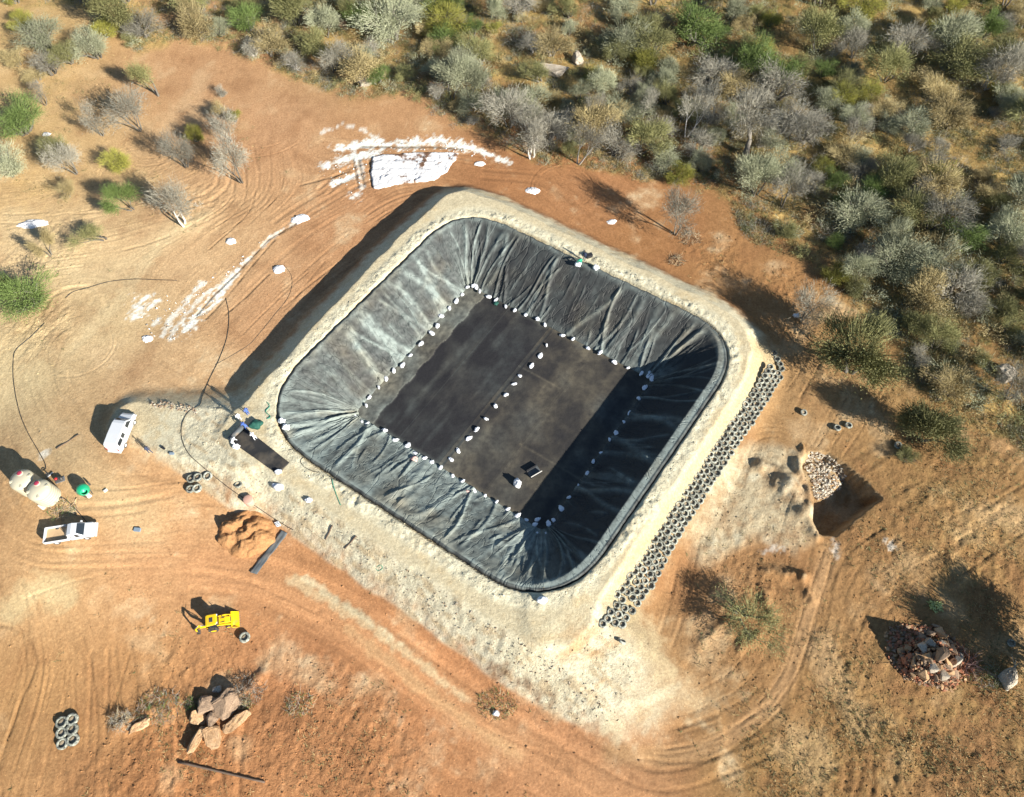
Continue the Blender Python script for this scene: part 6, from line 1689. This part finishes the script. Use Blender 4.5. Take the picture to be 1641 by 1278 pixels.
brush(797, 1128, 2.2, .4, 420, [WEED, WEED, DARKT, STRAW], 'patch of green weeds beside the haul road below the bank', 6, 'weeds', 'weeds', None, (.2, .5))
brush(1107, 383, 1.7, .4, 200, [STRAW, DARKT], 'heap of dry branches at the foot of the tall lone tree', 7)
brush(1085, 418, 1.3, .35, 150, [DARKT, STRAW], 'smaller dry branch heap between the bank and the bush', 8)
brush(1545, 1062, 1.3, .7, 90, [CLAY, ROCKR], 'tangle of red-brown roots at the right end of the rock pile', 9, 'root_tangle', 'roots', None, (.8, 1.8), (.03, .07))
brush(1580, 1085, 1.8, .5, 260, [WEED, GREYT, STRAW], 'green and grey weeds between the rock pile and the lone boulder', 10, 'weeds', 'weeds')
brush(1498, 972, .7, .6, 60, [plain('pale_green_succulent', (.42, .45, .16), .6, var=.15)], 'small pale yellow-green succulent above the rock pile', 11, 'succulent', 'plant', None, (.3, .5), (.08, .12))
brush(100, 818, 1.6, .25, 150, [GREYT, WEED, DARKT], 'scattered cut branches between the tanks and the pickup', 12)
brush(318, 330, .8, .2, 40, [PALEBOX, STRAW], 'small litter of white scraps beside the tall bare tree', 13, 'litter_scraps', 'litter')
brush(505, 330, 0.01, .1, 1, [STRAW], 'single straw on the graded soil', 14) if False else None
brush(480, 1130, 1.6, .4, 160, [GREYT, STRAW, WEED], 'grey brush by a small pale stone right of the boulder group', 15)
brush(1452, 733, 1.0, .6, 200, [DARKT], 'dark round tuft of twigs right of the half-sunk tyre', 16)
loose(1621, 1031, 'white-ringed tyre lying in the dark shadow at the right border', None, .05, (.1, .1), .9)

# ------------------------------------------------------------------ people
SKIN = plain('brown_skin', (.16, .085, .05), .6, var=.08); HAIR = plain('black_hair', (.015, .012, .01), .7)
def cloth(n, c): return plain(n, c, .85, var=.12, scale=7, bump=.2)
POSES = {
 'stand': dict(pelvis=(0, 0, .95), chest=(.02, 0, 1.27), neck=(.01, 0, 1.46), head=(.03, 0, 1.56), top=(.03, 0, 1.67), sh=(.02, .19, 1.40), el=(.0, .25, 1.12), wr=(.10, .24, .88), hip=(0, .09, .90), kn=(.03, .10, .50), an=(-.02, .11, .09), toe=(.16, .13, .04)),
 'walk': dict(pelvis=(0, 0, .94), chest=(.04, 0, 1.26), neck=(.05, 0, 1.45), head=(.08, 0, 1.55), top=(.08, 0, 1.66), sh=(.04, .19, 1.39), el=(.05, .25, 1.12), wr=(.22, .23, .92), hip=(0, .09, .90), kn=(.16, .10, .52), an=(.10, .11, .10), toe=(.28, .12, .05), back=True),
 'bend': dict(pelvis=(-.12, 0, .86), chest=(.22, 0, 1.00), neck=(.40, 0, 1.04), head=(.50, 0, 1.00), top=(.60, 0, .98), sh=(.34, .19, 1.00), el=(.42, .24, .72), wr=(.50, .18, .46), hip=(-.12, .09, .82), kn=(.02, .13, .48), an=(-.08, .14, .09), toe=(.10, .16, .04)),
}
def person(px, py, pose, face, shirt, trousers, hat, label, z=None):
    J = POSES[pose]; pts, rad, edges, zone = [], [], [], []
    def add(p, r, z_, parent=None):
        pts.append(p); rad.append(r); zone.append(z_)
        if parent is not None: edges.append((parent, len(pts) - 1))
        return len(pts) - 1
    pe = add(J['pelvis'], (.145, .12), 0); ch = add(J['chest'], (.165, .115), 1, pe); ne = add(J['neck'], (.06, .06), 2, ch); he = add(J['head'], (.082, .088), 2, ne); add(J['top'], (.075, .08), 2, he)
    hands = []
    for s in (1, -1):
        f = lambda k: (J[k][0], J[k][1] * s, J[k][2])
        back = J.get('back') and s < 0
        sh = add(f('sh'), (.065, .065), 1, ch); el_ = f('el'); wr_ = f('wr')
        if back: wr_ = (-.08, wr_[1], wr_[2] - .03)
        e = add(el_, (.045, .045), 1, sh); w = add(wr_, (.030, .030), 2, e)
        d = (Vector(wr_) - Vector(el_)).normalized(); hd = Vector(wr_) + d * .08
        add(tuple(hd), (.040, .018), 2, w); hands.append((hd, d, s))
        hi = add(f('hip'), (.095, .095), 0, pe); kn_, an_, to_ = f('kn'), f('an'), f('toe')
        if back: kn_, an_, to_ = (-.06, kn_[1], kn_[2]), (-.30, an_[1], .14), (-.16, to_[1], .05)
        k = add(kn_, (.062, .062), 0, hi); a_ = add(an_, (.042, .042), 0, k); add(to_, (.045, .035), 3, a_)
    me = bpy.data.meshes.new('body'); me.from_pydata(pts, edges, [])
    tmp = bpy.data.objects.new('tmp', me); COL.objects.link(tmp)
    sk = tmp.modifiers.new('skin', 'SKIN'); 
    for i, v in enumerate(me.skin_vertices[0].data): v.radius = rad[i]; v.use_root = (i == 0)
    sb = tmp.modifiers.new('sub', 'SUBSURF'); sb.levels = 1; sb.render_levels = 1
    dg = bpy.context.evaluated_depsgraph_get(); ev = tmp.evaluated_get(dg); bod = bpy.data.meshes.new_from_object(ev)
    bpy.data.objects.remove(tmp)
    bm = bmesh.new(); bm.from_mesh(bod)
    bm.faces.ensure_lookup_table()
    ed = [(Vector(pts[a]), Vector(pts[b]), zone[b]) for a, b in edges]
    for f_ in bm.faces:
        c = f_.calc_center_median(); best, bz = 9, 0
        for a, b, z_ in ed:
            ab = b - a; t = max(0, min(1, (c - a).dot(ab) / ab.length_squared)); dd = (c - a - ab * t).length
            if dd < best: best, bz = dd, z_
        f_.material_index = bz; f_.smooth = True
    # fingers, nose and ears grown onto the same body
    def tubef(p0, p1, p2, r0, mi):
        mb = MB().tube([tuple(p0), tuple(p1), tuple(p2)], [r0, r0 * .9, r0 * .65], 5)
        vs_ = [bm.verts.new(v) for v in mb.v]
        for ff in mb.f:
            nf = bm.faces.new([vs_[i] for i in ff]); nf.material_index = mi; nf.smooth = True
    for hd, d, s in hands:
        sidev = d.cross(Vector((0, s, 0))).normalized()
        if sidev.length < .1: sidev = Vector((1, 0, 0))
        curl = Vector((0, -s, 0))
        for i, L in enumerate((.070, .082, .076, .060)):
            o_ = hd + sidev * (.028 - i * .018) + d * .02
            tubef(o_, o_ + d * L * .55 + curl * .006, o_ + d * L * .85 + curl * .03, .0095, 2)
        o_ = hd + sidev * .035 - d * .03; tubef(o_, o_ + sidev * .025 + d * .02, o_ + sidev * .03 + d * .05 + curl * .01, .011, 2)
    hv, tv = Vector(J['head']), Vector(J['top']); upv = (tv - hv).normalized(); fw = Vector((1, 0, 0)) if pose != 'bend' else Vector((0, 0, -1))
    mid_ = (hv + tv) / 2; tubef(mid_ + fw * .07, mid_ + fw * .095 - upv * .012, mid_ + fw * .10 - upv * .03, .014, 2)
    for s in (1, -1): tubef(mid_ + Vector((0, s * .078, 0)) + upv * .02, mid_ + Vector((0, s * .095, 0)), mid_ + Vector((0, s * .08, 0)) - upv * .025, .012, 2)
    bm.to_mesh(bod); bm.free()
    bod.materials.clear()
    for m_ in (trousers, shirt, SKIN, RUBBER): bod.materials.append(m_)
    g = GT(px, py) if z is None else G(px, py, z)
    o = link('person', bod, None, None, g, face); tag(o, label, 'person')
    top = tv + upv * .05
    M = Matrix.Translation(top - upv * .045) @ upv.to_track_quat('Z', 'Y').to_matrix().to_4x4()
    if hat is not None: MB().lathe([(.02, .085), (.06, .08), (.085, .05), (.092, 0), (.15, -.015), (.15, -.025), (.085, -.02)], 14, M=M).build('hat', hat, o, True)
    else: MB().lathe([(.02, .07), (.055, .06), (.085, .02), (.09, -.04), (.07, -.05)], 12, M=M).build('hair', HAIR, o, True)
    for s in (1, -1):     # eyes
        ep = mid_ + fw * .078 + Vector((0, s * .03, 0)) + upv * .012
        MB().lathe([(.002, -.008), (.009, -.003), (.009, .003), (.002, .008)], 8, M=Matrix.Translation(ep)).build('eye', LAMP, o, True)
    return o
TEAL, BLUE, WSH, NAVY, GREENS = cloth('teal_cloth', (.03, .45, .36)), cloth('blue_cloth', (.06, .12, .38)), cloth('white_cloth', (.75, .75, .76)), cloth('navy_cloth', (.03, .04, .08)), cloth('green_cloth', (.02, .35, .2))
person(399, 665, 'stand', 2.4, TEAL, BLUE, None, 'person in a teal shirt and blue trousers standing above the mat roll')
person(386, 674, 'stand', 2.2, BLUE, WSH, None, 'person in a blue top and pale trousers standing left of the teal shirt')
person(396, 687, 'bend', 2.6, WSH, BLUE, None, 'person in white bending over the upper end of the mat roll')
person(410, 704, 'bend', 2.4, WSH, WSH, None, 'person in white overalls bending on the black mat')
person(376, 713, 'bend', 1.2, WSH, WSH, None, 'person in white bending at the lower end of the mat roll')
person(242, 726, 'walk', 2.6, WSH, NAVY, None, 'person in a white top and dark trousers walking by the minibus')
person(930, 423, 'bend', 4.0, WSH, GREENS, None, 'person in white and green bending at the bush-side pond edge', CREST)
person(936, 417, 'stand', 4.2, GREENS, NAVY, None, 'person in a green top standing at the bush-side pond edge', CREST + .1)
crate(944, 412, .8, .5, .5, .4, BLK, 'dark box beside the two people at the bush-side pond edge', 'box', 'box', 0, CREST + .1)
for a, b, lab in ((926, 425, 'white sack at the feet of the people on the bush-side pond edge'), (955, 430, 'white sack on the bush-side pond edge right of the people')): lump('sack', G(a, b, CREST + .1), .45, .35, .35, BAGM, lab, 'sack', a * .2)
pole((934, 412), (939, 402), .06, WOOD, 'short brown plank beside the people at the bush-side pond edge', 'plank', 'plank')
